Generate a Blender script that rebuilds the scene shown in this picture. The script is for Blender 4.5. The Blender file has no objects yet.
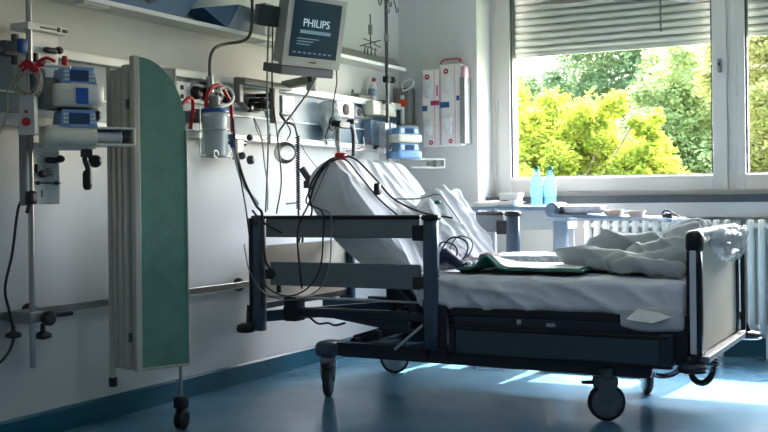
import bpy, math, random
from mathutils import Vector as V, Matrix as M, noise as NZ
random.seed(7)
PI=math.pi
sc=bpy.context.scene
COL=sc.collection
# ------------------------------------------------------------------ materials
def lin(c):
    return tuple(((x/255)/12.92 if x/255<=.04045 else ((x/255+.055)/1.055)**2.4) for x in c)
def mat(name,c,rough=.5,metal=0,var=.06,scale=6,bump=0,bscale=40,spec=.5,trans=0,c2=None,coat=0,emit=None,es=0,alpha=1):
    m=bpy.data.materials.new(name);m.use_nodes=True
    nt=m.node_tree;n=nt.nodes;l=nt.links;b=n['Principled BSDF']
    tc=n.new('ShaderNodeTexCoord');nz=n.new('ShaderNodeTexNoise');nz.inputs['Scale'].default_value=scale;nz.inputs['Detail'].default_value=4
    l.new(tc.outputs['Object'],nz.inputs['Vector'])
    cr=n.new('ShaderNodeValToRGB');a=lin(c)
    d=lin(c2) if c2 else tuple(min(1,x*(1+var)) for x in a)
    e=a if c2 else tuple(x*(1-var) for x in a)
    cr.color_ramp.elements[0].position=.35;cr.color_ramp.elements[1].position=.65
    cr.color_ramp.elements[0].color=(*e,1);cr.color_ramp.elements[1].color=(*d,1)
    l.new(nz.outputs['Fac'],cr.inputs['Fac']);l.new(cr.outputs['Color'],b.inputs['Base Color'])
    b.inputs['Roughness'].default_value=rough;b.inputs['Metallic'].default_value=metal
    b.inputs['Specular IOR Level'].default_value=spec;b.inputs['Coat Weight'].default_value=coat
    b.inputs['Alpha'].default_value=alpha
    if emit: b.inputs['Emission Color'].default_value=(*lin(emit),1);b.inputs['Emission Strength'].default_value=es
    if bump:
        nb=n.new('ShaderNodeTexNoise');nb.inputs['Scale'].default_value=bscale;nb.inputs['Detail'].default_value=5
        l.new(tc.outputs['Object'],nb.inputs['Vector'])
        bp=n.new('ShaderNodeBump');bp.inputs['Strength'].default_value=bump;bp.inputs['Distance'].default_value=.01
        l.new(nb.outputs['Fac'],bp.inputs['Height']);l.new(bp.outputs['Normal'],b.inputs['Normal'])
    return m
def clear(name,c,amt=.75,rough=.05,trl=0):
    """thin clear material: transparent with a glossy film and a little body"""
    m=bpy.data.materials.new(name);m.use_nodes=True;nt=m.node_tree;n=nt.nodes;l=nt.links
    for x in list(n):
        if x.type!='OUTPUT_MATERIAL': n.remove(x)
    o=[x for x in n if x.type=='OUTPUT_MATERIAL'][0]
    t=n.new('ShaderNodeBsdfTransparent');t.inputs[0].default_value=(*lin(c),1)
    p=n.new('ShaderNodeBsdfPrincipled');p.inputs['Base Color'].default_value=(*lin(c),1);p.inputs['Roughness'].default_value=rough
    if trl:
        tl=n.new('ShaderNodeBsdfTranslucent');tl.inputs[0].default_value=(*lin(c),1)
        mm=n.new('ShaderNodeMixShader');mm.inputs[0].default_value=trl;l.new(p.outputs[0],mm.inputs[1]);l.new(tl.outputs[0],mm.inputs[2]);src=mm
    else: src=p
    mx=n.new('ShaderNodeMixShader');mx.inputs[0].default_value=1-amt
    l.new(t.outputs[0],mx.inputs[1]);l.new(src.outputs[0],mx.inputs[2]);l.new(mx.outputs[0],o.inputs[0])
    return m
def glass(name):
    m=bpy.data.materials.new(name);m.use_nodes=True;nt=m.node_tree;n=nt.nodes;l=nt.links
    for x in list(n):
        if x.type!='OUTPUT_MATERIAL': n.remove(x)
    o=[x for x in n if x.type=='OUTPUT_MATERIAL'][0]
    t=n.new('ShaderNodeBsdfTransparent');g=n.new('ShaderNodeBsdfGlossy');g.inputs['Roughness'].default_value=.02
    lw=n.new('ShaderNodeLayerWeight');lw.inputs[0].default_value=.5;pw=n.new('ShaderNodeMath');pw.operation='POWER';pw.inputs[1].default_value=4;l.new(lw.outputs['Facing'],pw.inputs[0])
    fr=n.new('ShaderNodeMath');fr.operation='MULTIPLY_ADD';fr.inputs[1].default_value=.6;fr.inputs[2].default_value=.03;l.new(pw.outputs[0],fr.inputs[0])
    mx=n.new('ShaderNodeMixShader');l.new(fr.outputs[0],mx.inputs[0]);l.new(t.outputs[0],mx.inputs[1]);l.new(g.outputs[0],mx.inputs[2]);l.new(mx.outputs[0],o.inputs[0])
    return m
def leafmat(name,c,c2,tr=.5,scale=1.2):
    m=bpy.data.materials.new(name);m.use_nodes=True;nt=m.node_tree;n=nt.nodes;l=nt.links
    for x in list(n):
        if x.type!='OUTPUT_MATERIAL': n.remove(x)
    o=[x for x in n if x.type=='OUTPUT_MATERIAL'][0]
    tc=n.new('ShaderNodeTexCoord');nz=n.new('ShaderNodeTexNoise');nz.inputs['Scale'].default_value=scale;nz.inputs['Detail'].default_value=6
    l.new(tc.outputs['Object'],nz.inputs['Vector']);cr=n.new('ShaderNodeValToRGB')
    cr.color_ramp.elements[0].position=.38;cr.color_ramp.elements[1].position=.62
    cr.color_ramp.elements[0].color=(*lin(c),1);cr.color_ramp.elements[1].color=(*lin(c2),1);l.new(nz.outputs['Fac'],cr.inputs['Fac'])
    d=n.new('ShaderNodeBsdfDiffuse');t=n.new('ShaderNodeBsdfTranslucent')
    l.new(cr.outputs[0],d.inputs[0]);l.new(cr.outputs[0],t.inputs[0])
    mx=n.new('ShaderNodeMixShader');mx.inputs[0].default_value=tr;l.new(d.outputs[0],mx.inputs[1]);l.new(t.outputs[0],mx.inputs[2]);l.new(mx.outputs[0],o.inputs[0])
    return m
K=dict(
 wall=mat('wall_paint',(210,210,207),.75,var=.02,scale=1.5,bump=.05,bscale=220),
 wallw=mat('window_wall_paint',(206,206,204),.75,var=.02,scale=1.5,bump=.05,bscale=220),
 wallf=mat('grey_green_wall_paint',(150,156,156),.8,var=.02,scale=1.5),
 ceil=mat('ceiling_paint',(225,225,220),.9,var=.01),
 floor=mat('blue_linoleum',(76,120,150),.2,var=0,scale=2.2,bump=.05,bscale=9,spec=.6,c2=(90,136,164)),
 skirt=mat('blue_skirting_vinyl',(10,84,106),.4,var=.06,scale=3),
 frame=mat('window_frame_white',(206,202,194),.4,var=.02),
 gasket=mat('rubber_gasket',(70,74,72),.6),
 sill=mat('grey_stone_sill',(150,152,150),.35,var=.08,scale=25),
 silledge=mat('dark_sill_edge',(62,68,74),.5),
 slat=mat('shutter_slat',(150,156,148),.5,var=.05,scale=3),
 radi=mat('radiator_enamel',(232,232,228),.35,var=.01),
 hwall=mat('headwall_blue_panel',(84,112,126),.45,var=.04,scale=2),
 strip=mat('headwall_white_strip',(226,228,222),.4,var=.02),
 shelf=mat('shelf_grey_white',(198,198,190),.5,var=.03),
 lip=mat('shelf_lip_white',(236,238,236),.35,var=.01),
 bin=mat('blue_plastic_bin',(44,98,140),.45,var=.06,scale=4),
 binl=mat('grey_blue_plastic',(130,144,160),.5,var=.04),
 wh=mat('white_plastic',(226,226,218),.4,var=.03),
 pw=mat('white_painted_plate',(236,236,230),.5,var=.03),
 beige=mat('beige_plastic',(226,222,202),.45,var=.04),
 gy=mat('grey_plastic',(132,134,130),.5,var=.05),
 dgy=mat('dark_grey_plastic',(72,76,78),.5,var=.06),
 bk=mat('black_plastic',(20,22,24),.45,var=.1),
 rub=mat('black_rubber',(24,27,30),.6,var=.1),
 st=mat('brushed_steel',(170,170,166),.3,1,var=.05,scale=20),
 dst=mat('dark_steel',(96,98,98),.35,1,var=.05,scale=20),
 alu=mat('satin_aluminium',(190,192,194),.32,.9,var=.04,scale=8),
 pb=mat('pump_blue',(126,168,212),.4,var=.05),
 pb2=mat('pump_deep_blue',(36,88,168),.4,var=.05),
 lcd=mat('dark_lcd',(60,84,110),.15,var=.04),
 red=mat('red_tubing',(190,24,34),.35,var=.06),
 cable=mat('cream_cable',(196,190,168),.5,var=.05),
 cabg=mat('grey_cable',(140,142,142),.5,var=.05),
 cabw=mat('white_hose',(222,224,224),.4,var=.03),
 cabk=mat('black_cable',(26,28,32),.45,var=.08),
 green=mat('green_screen_fabric',(92,138,122),.7,var=.08,scale=14,bump=.15,bscale=120),
 scrf=mat('screen_frame_beige',(186,183,170),.45,var=.04,scale=5),
 scrw=mat('screen_panel_back',(198,198,190),.6,var=.03),
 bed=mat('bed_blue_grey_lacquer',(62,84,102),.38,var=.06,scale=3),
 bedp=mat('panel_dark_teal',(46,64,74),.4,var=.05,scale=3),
 bedr=mat('rail_grey_lacquer',(104,114,120),.45,var=.05,scale=3),
 hub=mat('wheel_hub_grey',(116,130,142),.4,var=.03),
 bedd=mat('bed_dark_frame',(26,40,54),.42,var=.08,scale=3),
 bedk=mat('bed_black_trim',(12,17,24),.4,var=.1),
 cream=mat('bed_cream_panel',(166,158,140),.55,var=.03,scale=2),
 sheet=mat('white_sheet_cloth',(226,228,232),.85,var=.02,scale=4,bump=.25,bscale=18),
 sheetg=mat('grey_white_cloth',(198,200,200),.85,var=.03,scale=4,bump=.3,bscale=14),
 blan=mat('grey_green_blanket',(172,178,178),.9,var=.05,scale=5,bump=.3,bscale=22),
 pad=mat('white_underpad',(226,232,228),.85,var=.02,scale=5),
 padp=mat('patterned_pad',(222,226,232),.85,scale=60,c2=(150,160,180)),
 padg=mat('green_pad_backing',(26,112,96),.6,var=.06),
 navy=mat('navy_nylon',(30,40,70),.7,var=.12,scale=12,bump=.2,bscale=50),
 brown=mat('grey_brown_sponge',(132,116,112),.9,var=.2,scale=50,bump=.5,bscale=60),
 paper=mat('paper_white',(240,240,236),.8,var=.01),
 ora=mat('orange_label',(236,92,36),.5),
 mag=mat('magenta_print',(176,36,92),.5),
 pink=mat('pink_print',(226,170,196),.5),
 dblue=mat('blue_print',(38,84,140),.5),
 ink=mat('dark_print',(52,54,60),.6),
 scr=mat('monitor_dark_glass',(34,58,70),.2,var=.03,emit=(34,60,72),es=.06),
 scrt=mat('monitor_lit_text',(150,176,186),.4,emit=(150,176,186),es=.35),
 scrb=mat('monitor_dim_text',(80,110,124),.4,emit=(80,110,124),es=.3),
 mon=mat('monitor_light_grey_case',(168,170,164),.45,var=.02),
 mond=mat('monitor_base_grey',(96,102,108),.45,var=.04),
 tab=mat('table_light_grey',(204,208,208),.4,var=.02),
 tabt=mat('table_blue_grey_top',(126,148,170),.35,var=.03),
 tabl=mat('table_leg_silver',(176,188,200),.35,.3,var=.03),
 cup=mat('peach_ceramic',(232,206,190),.4,var=.04),
 cer=mat('white_ceramic',(232,234,238),.25,var=.02),
 bcap=mat('teal_bottle_cap',(16,130,110),.4),
 bark=mat('tree_bark',(92,84,66),.9,var=.2,scale=6,bump=.5,bscale=12),
 lawn=mat('lawn_green',(104,116,74),.95,var=.2,scale=2),
 pane=glass('window_glass'),
 bottle=clear('blue_clear_bottle',(178,218,244),.8,.05,.5),
 lab=clear('blue_bottle_label',(206,230,246),.6,.4,.6),
 can=clear('clear_canister',(224,232,236),.7,.08,.3),
 bag=clear('clear_plastic_bag',(206,212,214),.7,.2,.4),
)
K['leafy']=leafmat('leaf_yellow_green',(116,130,40),(168,170,66),.55,4)
K['leafg']=leafmat('leaf_mid_green',(84,104,66),(132,148,102),.5,3)
K['leafh']=leafmat('leaf_grey_green',(110,124,70),(156,168,108),.5,3)
K['leafo']=leafmat('leaf_olive_green',(120,120,62),(160,156,92),.5,2.5)
# ------------------------------------------------------------------ mesh builder
class MB:
    def __init__(s,m=None): s.v=[];s.f=[];s.sm=[];s.M=m or M.Identity(4)
    def add(s,vs,fs,smooth=False):
        o=len(s.v);s.v+=[s.M@V(p) for p in vs];s.f+=[tuple(o+i for i in f) for f in fs];s.sm+=[smooth]*len(fs);return s
    def box(s,a,b,R=None):
        x0,y0,z0=[min(a[i],b[i]) for i in range(3)];x1,y1,z1=[max(a[i],b[i]) for i in range(3)]
        vs=[V(p) for p in((x0,y0,z0),(x1,y0,z0),(x1,y1,z0),(x0,y1,z0),(x0,y0,z1),(x1,y0,z1),(x1,y1,z1),(x0,y1,z1))]
        if R is not None:
            c=V(((x0+x1)/2,(y0+y1)/2,(z0+z1)/2));vs=[c+R@(p-c) for p in vs]
        return s.add(vs,[(3,2,1,0),(4,5,6,7),(0,1,5,4),(1,2,6,5),(2,3,7,6),(3,0,4,7)])
    def cb(s,c,d,R=None): return s.box([c[i]-d[i]/2 for i in range(3)],[c[i]+d[i]/2 for i in range(3)],R)
    def beam(s,p,q,w,h,up=(0,0,1)):
        p=V(p);q=V(q);t=(q-p).normalized();u=V(up);sd=t.cross(u)
        if sd.length<1e-4: sd=t.cross(V((0,1,0)))
        sd.normalize();u=sd.cross(t)
        vs=[]
        for e in(p,q):
            for a,b in((-1,-1),(1,-1),(1,1),(-1,1)): vs.append(e+sd*a*w/2+u*b*h/2)
        return s.add(vs,[(0,1,2,3),(7,6,5,4),(4,5,1,0),(5,6,2,1),(6,7,3,2),(7,4,0,3)])
    def ring(s,cs,rs,axis_frames,n,cap=True,smooth=True):
        vs=[];fs=[]
        for c,r,(a,b) in zip(cs,rs,axis_frames):
            for k in range(n):
                t=2*PI*k/n;vs.append(c+a*math.cos(t)*r+b*math.sin(t)*r)
        m=len(cs)
        for i in range(m-1):
            for k in range(n):
                k2=(k+1)%n;fs.append((i*n+k,i*n+k2,(i+1)*n+k2,(i+1)*n+k))
        s.add(vs,fs,smooth)
        if cap:
            s.add([vs[k] for k in range(n)],[tuple(reversed(range(n)))],False);s.add([vs[(m-1)*n+k] for k in range(n)],[tuple(range(n))],False)
        return s
    def cyl(s,p,q,r,r2=None,n=16):
        p=V(p);q=V(q);t=(q-p).normalized();a=t.orthogonal().normalized();b=t.cross(a)
        return s.ring([p,q],[r,r if r2 is None else r2],[(a,b)]*2,n)
    def lathe(s,c,prof,axis=(0,0,1),n=24):
        c=V(c);t=V(axis).normalized();a=t.orthogonal().normalized();b=t.cross(a)
        return s.ring([c+t*h for r,h in prof],[r for r,h in prof],[(a,b)]*len(prof),n)
    def tube(s,pts,r,n=8,sub=8,smooth=True):
        P=[V(p) for p in pts]
        if sub>1 and len(P)>2:
            Q=[P[0]*2-P[1]]+P+[P[-1]*2-P[-2]];o=[]
            for i in range(1,len(Q)-2):
                for k in range(sub):
                    t=k/sub;a,b,c,d=Q[i-1:i+3]
                    o.append(.5*((2*b)+(c-a)*t+(2*a-5*b+4*c-d)*t*t+(3*b-a-3*c+d)*t**3))
            o.append(P[-1]);P=o
        t=(P[1]-P[0]).normalized();a=t.orthogonal().normalized();fr=[]
        for i in range(len(P)):
            t=(P[min(i+1,len(P)-1)]-P[max(i-1,0)])
            if t.length<1e-9: t=V((0,0,1))
            t.normalize();a=(a-t*a.dot(t));a=a.normalized() if a.length>1e-6 else t.orthogonal().normalized();fr.append((a,t.cross(a)))
        return s.ring(P,[r]*len(P),fr,n)
    def prism(s,poly,p0,p1,ax='y',smooth=False):
        """poly in the plane normal to ax; extruded p0..p1"""
        def P(a,b,t): return {'y':(a,t,b),'x':(t,a,b),'z':(a,b,t)}[ax]
        n=len(poly);vs=[P(a,b,p0) for a,b in poly]+[P(a,b,p1) for a,b in poly]
        fs=[(i,(i+1)%n,n+(i+1)%n,n+i) for i in range(n)]
        s.add(vs,fs,smooth);s.add(vs[:n],[tuple(reversed(range(n)))]);s.add(vs[n:],[tuple(range(n))]);return s
    def rbox(s,a,b,r,n=(6,6,3),fn=None):
        """rounded box, subdivided, with displacement fn(p,normal)->V"""
        lo=V([min(a[i],b[i]) for i in range(3)]);hi=V([max(a[i],b[i]) for i in range(3)])
        li=lo+V((r,r,r));ui=hi-V((r,r,r))
        def mp(p):
            q=V([min(max(p[i],li[i]),ui[i]) for i in range(3)]);d=p-q
            nn=d.normalized() if d.length>1e-9 else V((0,0,1));o=q+nn*r
            return o+(fn(o,nn) if fn else V((0,0,0)))
        def crd(i,k,nn):
            # denser near the borders
            t=k/nn;return lo[i]+(hi[i]-lo[i])*t
        idx={};vs=[];fs=[]
        def vid(i,j,k):
            key=(i,j,k)
            if key not in idx:
                idx[key]=len(vs);vs.append(mp(V((crd(0,i,n[0]),crd(1,j,n[1]),crd(2,k,n[2])))))
            return idx[key]
        for i in range(n[0]):
            for j in range(n[1]):
                fs.append((vid(i,j,0),vid(i,j+1,0),vid(i+1,j+1,0),vid(i+1,j,0)));fs.append((vid(i,j,n[2]),vid(i+1,j,n[2]),vid(i+1,j+1,n[2]),vid(i,j+1,n[2])))
        for i in range(n[0]):
            for k in range(n[2]):
                fs.append((vid(i,0,k),vid(i+1,0,k),vid(i+1,0,k+1),vid(i,0,k+1)));fs.append((vid(i,n[1],k),vid(i,n[1],k+1),vid(i+1,n[1],k+1),vid(i+1,n[1],k)))
        for j in range(n[1]):
            for k in range(n[2]):
                fs.append((vid(0,j,k),vid(0,j,k+1),vid(0,j+1,k+1),vid(0,j+1,k)));fs.append((vid(n[0],j,k),vid(n[0],j+1,k),vid(n[0],j+1,k+1),vid(n[0],j,k+1)))
        return s.add(vs,fs,True)
    def grid(s,fn,nu,nv):
        vs=[fn(i/nu,j/nv) for i in range(nu+1) for j in range(nv+1)]
        return s.add(vs,[(i*(nv+1)+j,(i+1)*(nv+1)+j,(i+1)*(nv+1)+j+1,i*(nv+1)+j+1) for i in range(nu) for j in range(nv)],True)
    def ball(s,c,r,n=12,m=8):
        r=(r,r,r) if not hasattr(r,'__len__') else r;vs=[];c=V(c)
        for j in range(m+1):
            a=-PI/2+PI*j/m
            for i in range(n): vs.append(c+V((r[0]*math.cos(a)*math.cos(2*PI*i/n),r[1]*math.cos(a)*math.sin(2*PI*i/n),r[2]*math.sin(a))))
        return s.add(vs,[(j*n+i,j*n+(i+1)%n,(j+1)*n+(i+1)%n,(j+1)*n+i) for j in range(m) for i in range(n)],True)
    def torus(s,c,R,r,axis=(0,0,1),n=28,k=8,a0=0,a1=2*PI):
        t=V(axis).normalized();a=t.orthogonal().normalized();b=t.cross(a);c=V(c)
        pts=[c+(a*math.cos(a0+(a1-a0)*i/n)+b*math.sin(a0+(a1-a0)*i/n))*R for i in range(n+1)]
        return s.tube(pts,r,k,1)
def origin(o):
    while o.parent: o=o.parent
    return V(o.location)
def pieces(mb):
    par=list(range(len(mb.v)))
    def f(i):
        while par[i]!=i: par[i]=par[par[i]];i=par[i]
        return i
    key={}
    for i,p in enumerate(mb.v):
        k=(round(p.x,5),round(p.y,5),round(p.z,5));par[f(i)]=f(key.setdefault(k,i))
    for t in mb.f:
        for i in t[1:]: par[f(i)]=f(t[0])
    g={}
    for q,(t,sm) in enumerate(zip(mb.f,mb.sm)): g.setdefault(f(t[0]),[]).append(q)
    out=[]
    for fs in g.values():
        n=MB();ix={}
        for q in fs:
            t=[]
            for i in mb.f[q]:
                if i not in ix: ix[i]=len(n.v);n.v.append(mb.v[i])
                t.append(ix[i])
            n.f.append(tuple(t));n.sm.append(mb.sm[q])
        out.append(n)
    return out
SPLIT=set('head_post castor_cover footboard_frame foot_underframe glove_bunch hinge bracket foot socket guide_rail outlet_dot gauge_hole badge badge_centre frame_corner keypad backrest_strut backrest_frame button pin_head module_plug clamp_knob rail_bracket beam_fitting bolt bottom_cap clamp_block lift_arm rail_link hook'.split())
def obj(name,mb,m,parent=None,bev=0,label=None,thick=0,sub=0,kind=None):
    if name in SPLIT and parent:
        ps=pieces(mb)
        if len(ps)>1:
            return [obj1(name,q,m,parent,bev,label,thick,sub,kind) for q in ps][0]
    return obj1(name,mb,m,parent,bev,label,thick,sub,kind)
def obj1(name,mb,m,parent=None,bev=0,label=None,thick=0,sub=0,kind=None):
    L=origin(parent) if parent else V((0,0,0))
    me=bpy.data.meshes.new(name);me.from_pydata([p-L for p in mb.v],[],mb.f)
    me.polygons.foreach_set('use_smooth',mb.sm);me.update()
    me.materials.append(K[m] if isinstance(m,str) else m)
    o=bpy.data.objects.new(name,me);COL.objects.link(o)
    if parent: o.parent=parent
    if thick:
        md=o.modifiers.new('s','SOLIDIFY');md.thickness=thick;md.offset=0
    if bev:
        md=o.modifiers.new('b','BEVEL');md.width=bev;md.segments=2;md.limit_method='ANGLE';md.harden_normals=False
    if sub:
        md=o.modifiers.new('u','SUBSURF');md.levels=sub;md.render_levels=sub
    if label: o['label']=label
    if kind: o['kind']=kind
    return o
def tag(o,label,cat,group=None,kind=None):
    o['label']=label;o['category']=cat
    if group:o['group']=group
    if kind:o['kind']=kind
    return o
def single(name,mb,m,label,cat,group=None,**k):
    """a thing that is one mesh: origin at its base centre"""
    c=V((sum(p.x for p in mb.v)/len(mb.v),sum(p.y for p in mb.v)/len(mb.v),min(p.z for p in mb.v)))
    mb.v=[p-c for p in mb.v];o=obj(name,mb,m,**k);o.location=c;return tag(o,label,cat,group)
def thing(name,label,cat,loc,group=None):
    o=bpy.data.objects.new(name,None);COL.objects.link(o);o.location=loc;o.empty_display_size=.1;return tag(o,label,cat,group)
def struct(name,mb,m,parent=None,**k):
    o=obj(name,mb,m,parent,**k)
    if not parent:o['kind']='structure'
    return o
def clone(o,off,label):
    def cp(a,par):
        c=a.copy();COL.objects.link(c);c.parent=par
        for ch in list(a.children): cp(ch,c)
        return c
    c=cp(o,None);c.location=V(o.location)+V(off);c['label']=label;return c
def FR(o,deg=90,tilt=0,roll=0):
    return M.Translation(V(o))@M.Rotation(math.radians(deg),4,'Z')@M.Rotation(math.radians(tilt),4,'X')@M.Rotation(math.radians(roll),4,'Y')
def RX(d):return M.Rotation(math.radians(d),3,'X')
def RY(d):return M.Rotation(math.radians(d),3,'Y')
def RZ(d):return M.Rotation(math.radians(d),3,'Z')
def nz(p,s,seed=0): return NZ.noise(V((p[0]*s+seed*13.1,p[1]*s+seed*7.7,p[2]*s+seed*3.3)))
def fold(p,s,seed=0):
    """ridged creases"""
    a=1-abs(nz(p,s,seed))*2.2;return max(0,a)**3
def text(body,size,mtx,m,parent,name,ext=.001):
    cu=bpy.data.curves.new('t','FONT');cu.body=body;cu.size=size;cu.extrude=ext;cu.align_x='CENTER';cu.align_y='CENTER'
    t=bpy.data.objects.new('t',cu);COL.objects.link(t);dg=bpy.context.evaluated_depsgraph_get();me=bpy.data.meshes.new_from_object(t.evaluated_get(dg))
    bpy.data.objects.remove(t);L=origin(parent)
    me.transform(M.Translation(-L)@mtx@M.Rotation(PI/2,4,'X'));me.materials.clear();me.materials.append(K[m])
    o=bpy.data.objects.new(name,me);COL.objects.link(o);o.parent=parent;return o
def melt(mb,vox,it,fn=None):
    """fuse the shapes of mb into one closed cloth-like skin, smooth it and crease it"""
    me=bpy.data.meshes.new('m');me.from_pydata([tuple(p) for p in mb.v],[],mb.f);o=bpy.data.objects.new('m',me);COL.objects.link(o)
    r=o.modifiers.new('r','REMESH');r.mode='VOXEL';r.voxel_size=vox
    k=o.modifiers.new('k','SMOOTH');k.iterations=it;k.factor=.5
    dg=bpy.context.evaluated_depsgraph_get();e=o.evaluated_get(dg).to_mesh()
    out=MB();vs=[v.co+(fn(v.co,v.normal) if fn else V((0,0,0))) for v in e.vertices];out.add(vs,[tuple(f.vertices) for f in e.polygons],True)
    bpy.data.objects.remove(o);return out
def caps(mb,pts,r,n=10):
    mb.tube(pts,r,n,5);mb.ball(pts[0],r*.98,10,8);mb.ball(pts[-1],r*.98,10,8);return mb
#@@
# ------------------------------------------------------------------ room
YW=6.70;XR=5.4;Y0=-2.2;H=2.75
struct('floor',MB().box((-.1,Y0,-.1),(XR,YW+.3,0)),'floor')
struct('ceiling',MB().box((-.1,Y0,H),(XR,YW+.45,H+.1)),'ceil')
struct('wall_left',MB().box((-.15,Y0,0),(0,YW+.45,H)),'wall')
struct('wall_right',MB().box((XR,Y0,0),(XR+.15,YW+.45,H)),'wallf')
struct('wall_rear',MB().box((-.1,Y0-.15,0),(XR,Y0,H)),'wallf')
WX0,WX1=.60,3.66;ZS=.985
w=MB();w.box((-.1,YW,0),(WX0,YW+.42,H));w.box((WX0,YW+.22,0),(WX1,YW+.42,ZS-.02));w.box((WX1,YW,0),(XR,YW+.42,H));w.box((WX0,YW,2.60),(WX1,YW+.42,H));w.box((WX0,YW+.145,.86),(WX1,YW+.22,ZS-.03))
struct('wall_window',w,'wallw')
struct('baseboard_left',MB().prism([(0,0),(.012,0),(.012,.095),(.004,.106),(0,.106)],Y0,YW,'y'),'skirt')
struct('baseboard_window',MB().box((WX0,YW+.2,0),(WX1,YW+.22,.106)).box((0.012,YW-.012,0),(WX0,YW,.106)),'skirt')
struct('trim_sill',MB().box((WX0,YW+.14,ZS-.022),(WX1,YW+.34,ZS+.018)),'sill',bev=.004)
struct('trim_sill_edge',MB().box((WX0,YW+.128,ZS-.03),(WX1,YW+.14,ZS+.019)),'silledge')
# window units: y=6.95..7.02
YF=YW+.27
def sash(n,x0,x1,t,handle):
    f=MB();z0,z1=.995,2.60
    for a,b in(((x0,z0),(x0+.05,z1)),((x1-.05,z0),(x1,z1)),((x0+.05,z0),(x1-.05,z0+.06)),((x0+.05,z1-.05),(x1-.05,z1))):
        f.box((a[0],YF,a[1]),(b[0],YF+.08,b[1]))
    w=struct('window_%d'%n,f,'frame')
    s=MB();X0,X1,Z0,Z1=x0+.03,x1-.03,z0+.04,z1-.04
    s.box((X0,YF-.02,Z0),(X0+t,YF+.05,Z1)).box((X1-t,YF-.02,Z0),(X1,YF+.05,Z1)).box((X0+t,YF-.02,Z0),(X1-t,YF+.05,Z0+.095)).box((X0+t,YF-.02,Z1-t),(X1-t,YF+.05,Z1))
    obj('window_sash',s,'frame',w,bev=.004)
    g=MB();a=.012
    xa,xb,za,zb=X0+t,X1-t,Z0+.095,Z1-t
    g.box((xa,YF+.0,za),(xa+a,YF+.045,zb)).box((xb-a,YF+.0,za),(xb,YF+.045,zb)).box((xa,YF,zb-a),(xb,YF+.045,zb))
    obj('gasket',g,'gasket',w)
    g=MB();g.box((xa,YF-.004,za),(xb,YF+.045,za+a));obj('glazing_bead',g,'frame',w)
    obj('window_pane',MB().box((xa,YF+.02,za),(xb,YF+.024,zb)),'pane',w)
    hg=MB()
    for z in(1.15,1.62,2.3): hg.cyl((X0-.004,YF-.02,z),(X0-.004,YF-.02,z+.07),.008)
    obj('hinge',hg,'frame',w)
    if handle:
        hb=MB().rbox((X1-.058,YF-.035,1.775),(X1-.028,YF-.02,1.865),.007,(2,2,4));h=obj('window_handle',hb,'gy',w)
        obj('handle_button',MB().lathe((X1-.043,YF-.035,1.83),[(.009,0),(.009,.006),(.004,.01)],(0,-1,0)),'bk',h)
    return w
sash(1,.62,2.235,.09,True);sash(2,2.235,3.66,.05,True)
struct('trim_window_side',MB().box((WX0,YF-.01,ZS),(.62,YF+.1,2.6)),'frame')
def shutter(n,x0,x1,zb,label):
    t=thing('roller_shutter',label,'shutter',((x0+x1)/2,YF+.17,zb))
    m=MB();z=zb;k=0;p=.050
    while z<2.75:
        prof=[(YF+.155,z),(YF+.148,z+.012),(YF+.143,z+.024),(YF+.148,z+.038),(YF+.160,z+.046),(YF+.168,z+.0505),(YF+.172,z+.024),(YF+.166,z)]
        m.prism(prof,x0,x1,'x');z+=p
    m.box((x0,YF+.170,zb),(x1,YF+.176,2.75))  # added sheet hidden behind the slats, stops sun leaking between them
    obj('shutter_slats',m,'slat',t)
    obj('bottom_rail',MB().box((x0,YF+.146,zb-.03),(x1,YF+.168,zb-.002)),'slat',t,bev=.003)
    obj('guide_rail',MB().box((x0-.012,YF+.12,1.0),(x0,YF+.19,2.75)).box((x1,YF+.12,1.0),(x1+.012,YF+.19,2.75)),'dgy',t)
shutter(1,.72,2.14,2.02,'grey slatted roller shutter lowered over the top of the wide left window')
shutter(2,2.27,3.60,2.045,'grey slatted roller shutter half seen in the right window at the edge')
single('shutter_crank_rod',MB().cyl((1.765,YF+.10,2.085),(1.765,YF+.10,2.55),.006),'dgy','thin dark crank rod hanging in front of the slatted shutter','rod')
# radiator under the sill
def radiator(x0,x1,label):
    r=thing('radiator',label,'radiator',((x0+x1)/2,YW+.1,.14),'white column radiators under the window')
    m=MB();x=x0+.02
    body=MB().box((x0,YW+.11,.16),(x1,YW+.13,.84));obj('back_plate',body,'radi',r)
    n=int((x1-x0)/.063)
    for i in range(n):
        x=x0+.03+i*.063;m.rbox((x-.022,YW+.03,.15),(x+.022,YW+.11,.85),.014,(2,2,6))
    obj('radiator_columns',m,'radi',r)
    obj('radiator_pipe',MB().cyl((x0,YW+.07,.19),(x1,YW+.07,.19),.016).cyl((x0,YW+.07,.81),(x1,YW+.07,.81),.016),'radi',r)
    obj('bracket',MB().box((x0+.1,YW+.12,.5),(x0+.14,YW+.22,.54)).box((x1-.14,YW+.12,.5),(x1-.1,YW+.22,.54)),'radi',r)
    b=MB()
    for x in(x0+.12,x1-.12): b.box((x-.012,YW+.08,0),(x+.012,YW+.12,.2))
    obj('foot',b,'radi',r)
radiator(1.32,2.30,'white column radiator under the sill behind the overbed table')
radiator(2.34,3.7,'white column radiator at the right edge beyond the footboard')
# added fill lamps on the unseen ceiling, put in to brighten the interior
for i,(x,y) in enumerate(((1.6,-.6),(3.9,-.6),(2.7,3.2))):
    t=thing('added_fill_lamp','added flat white fill lamp above the room','lamp',(x,y,H-.06),'added fill lamps')
    obj('lamp_housing',MB().box((x-.62,y-.16,H-.06),(x+.62,y+.16,H)),'wh',t,bev=.005)
    t['label']=['added flat white fill lamp near the rear left corner','added flat white fill lamp near the rear right corner','added flat white fill lamp over the middle of the room'][i]
    lm=mat('fill_diffuser_%d'%i,(240,244,250),.5,emit=(235,240,255),es=(FILL:=3.2))
    obj('diffuser',MB().box((x-.6,y-.14,H-.068),(x+.6,y+.14,H-.058)),lm,t)
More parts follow.
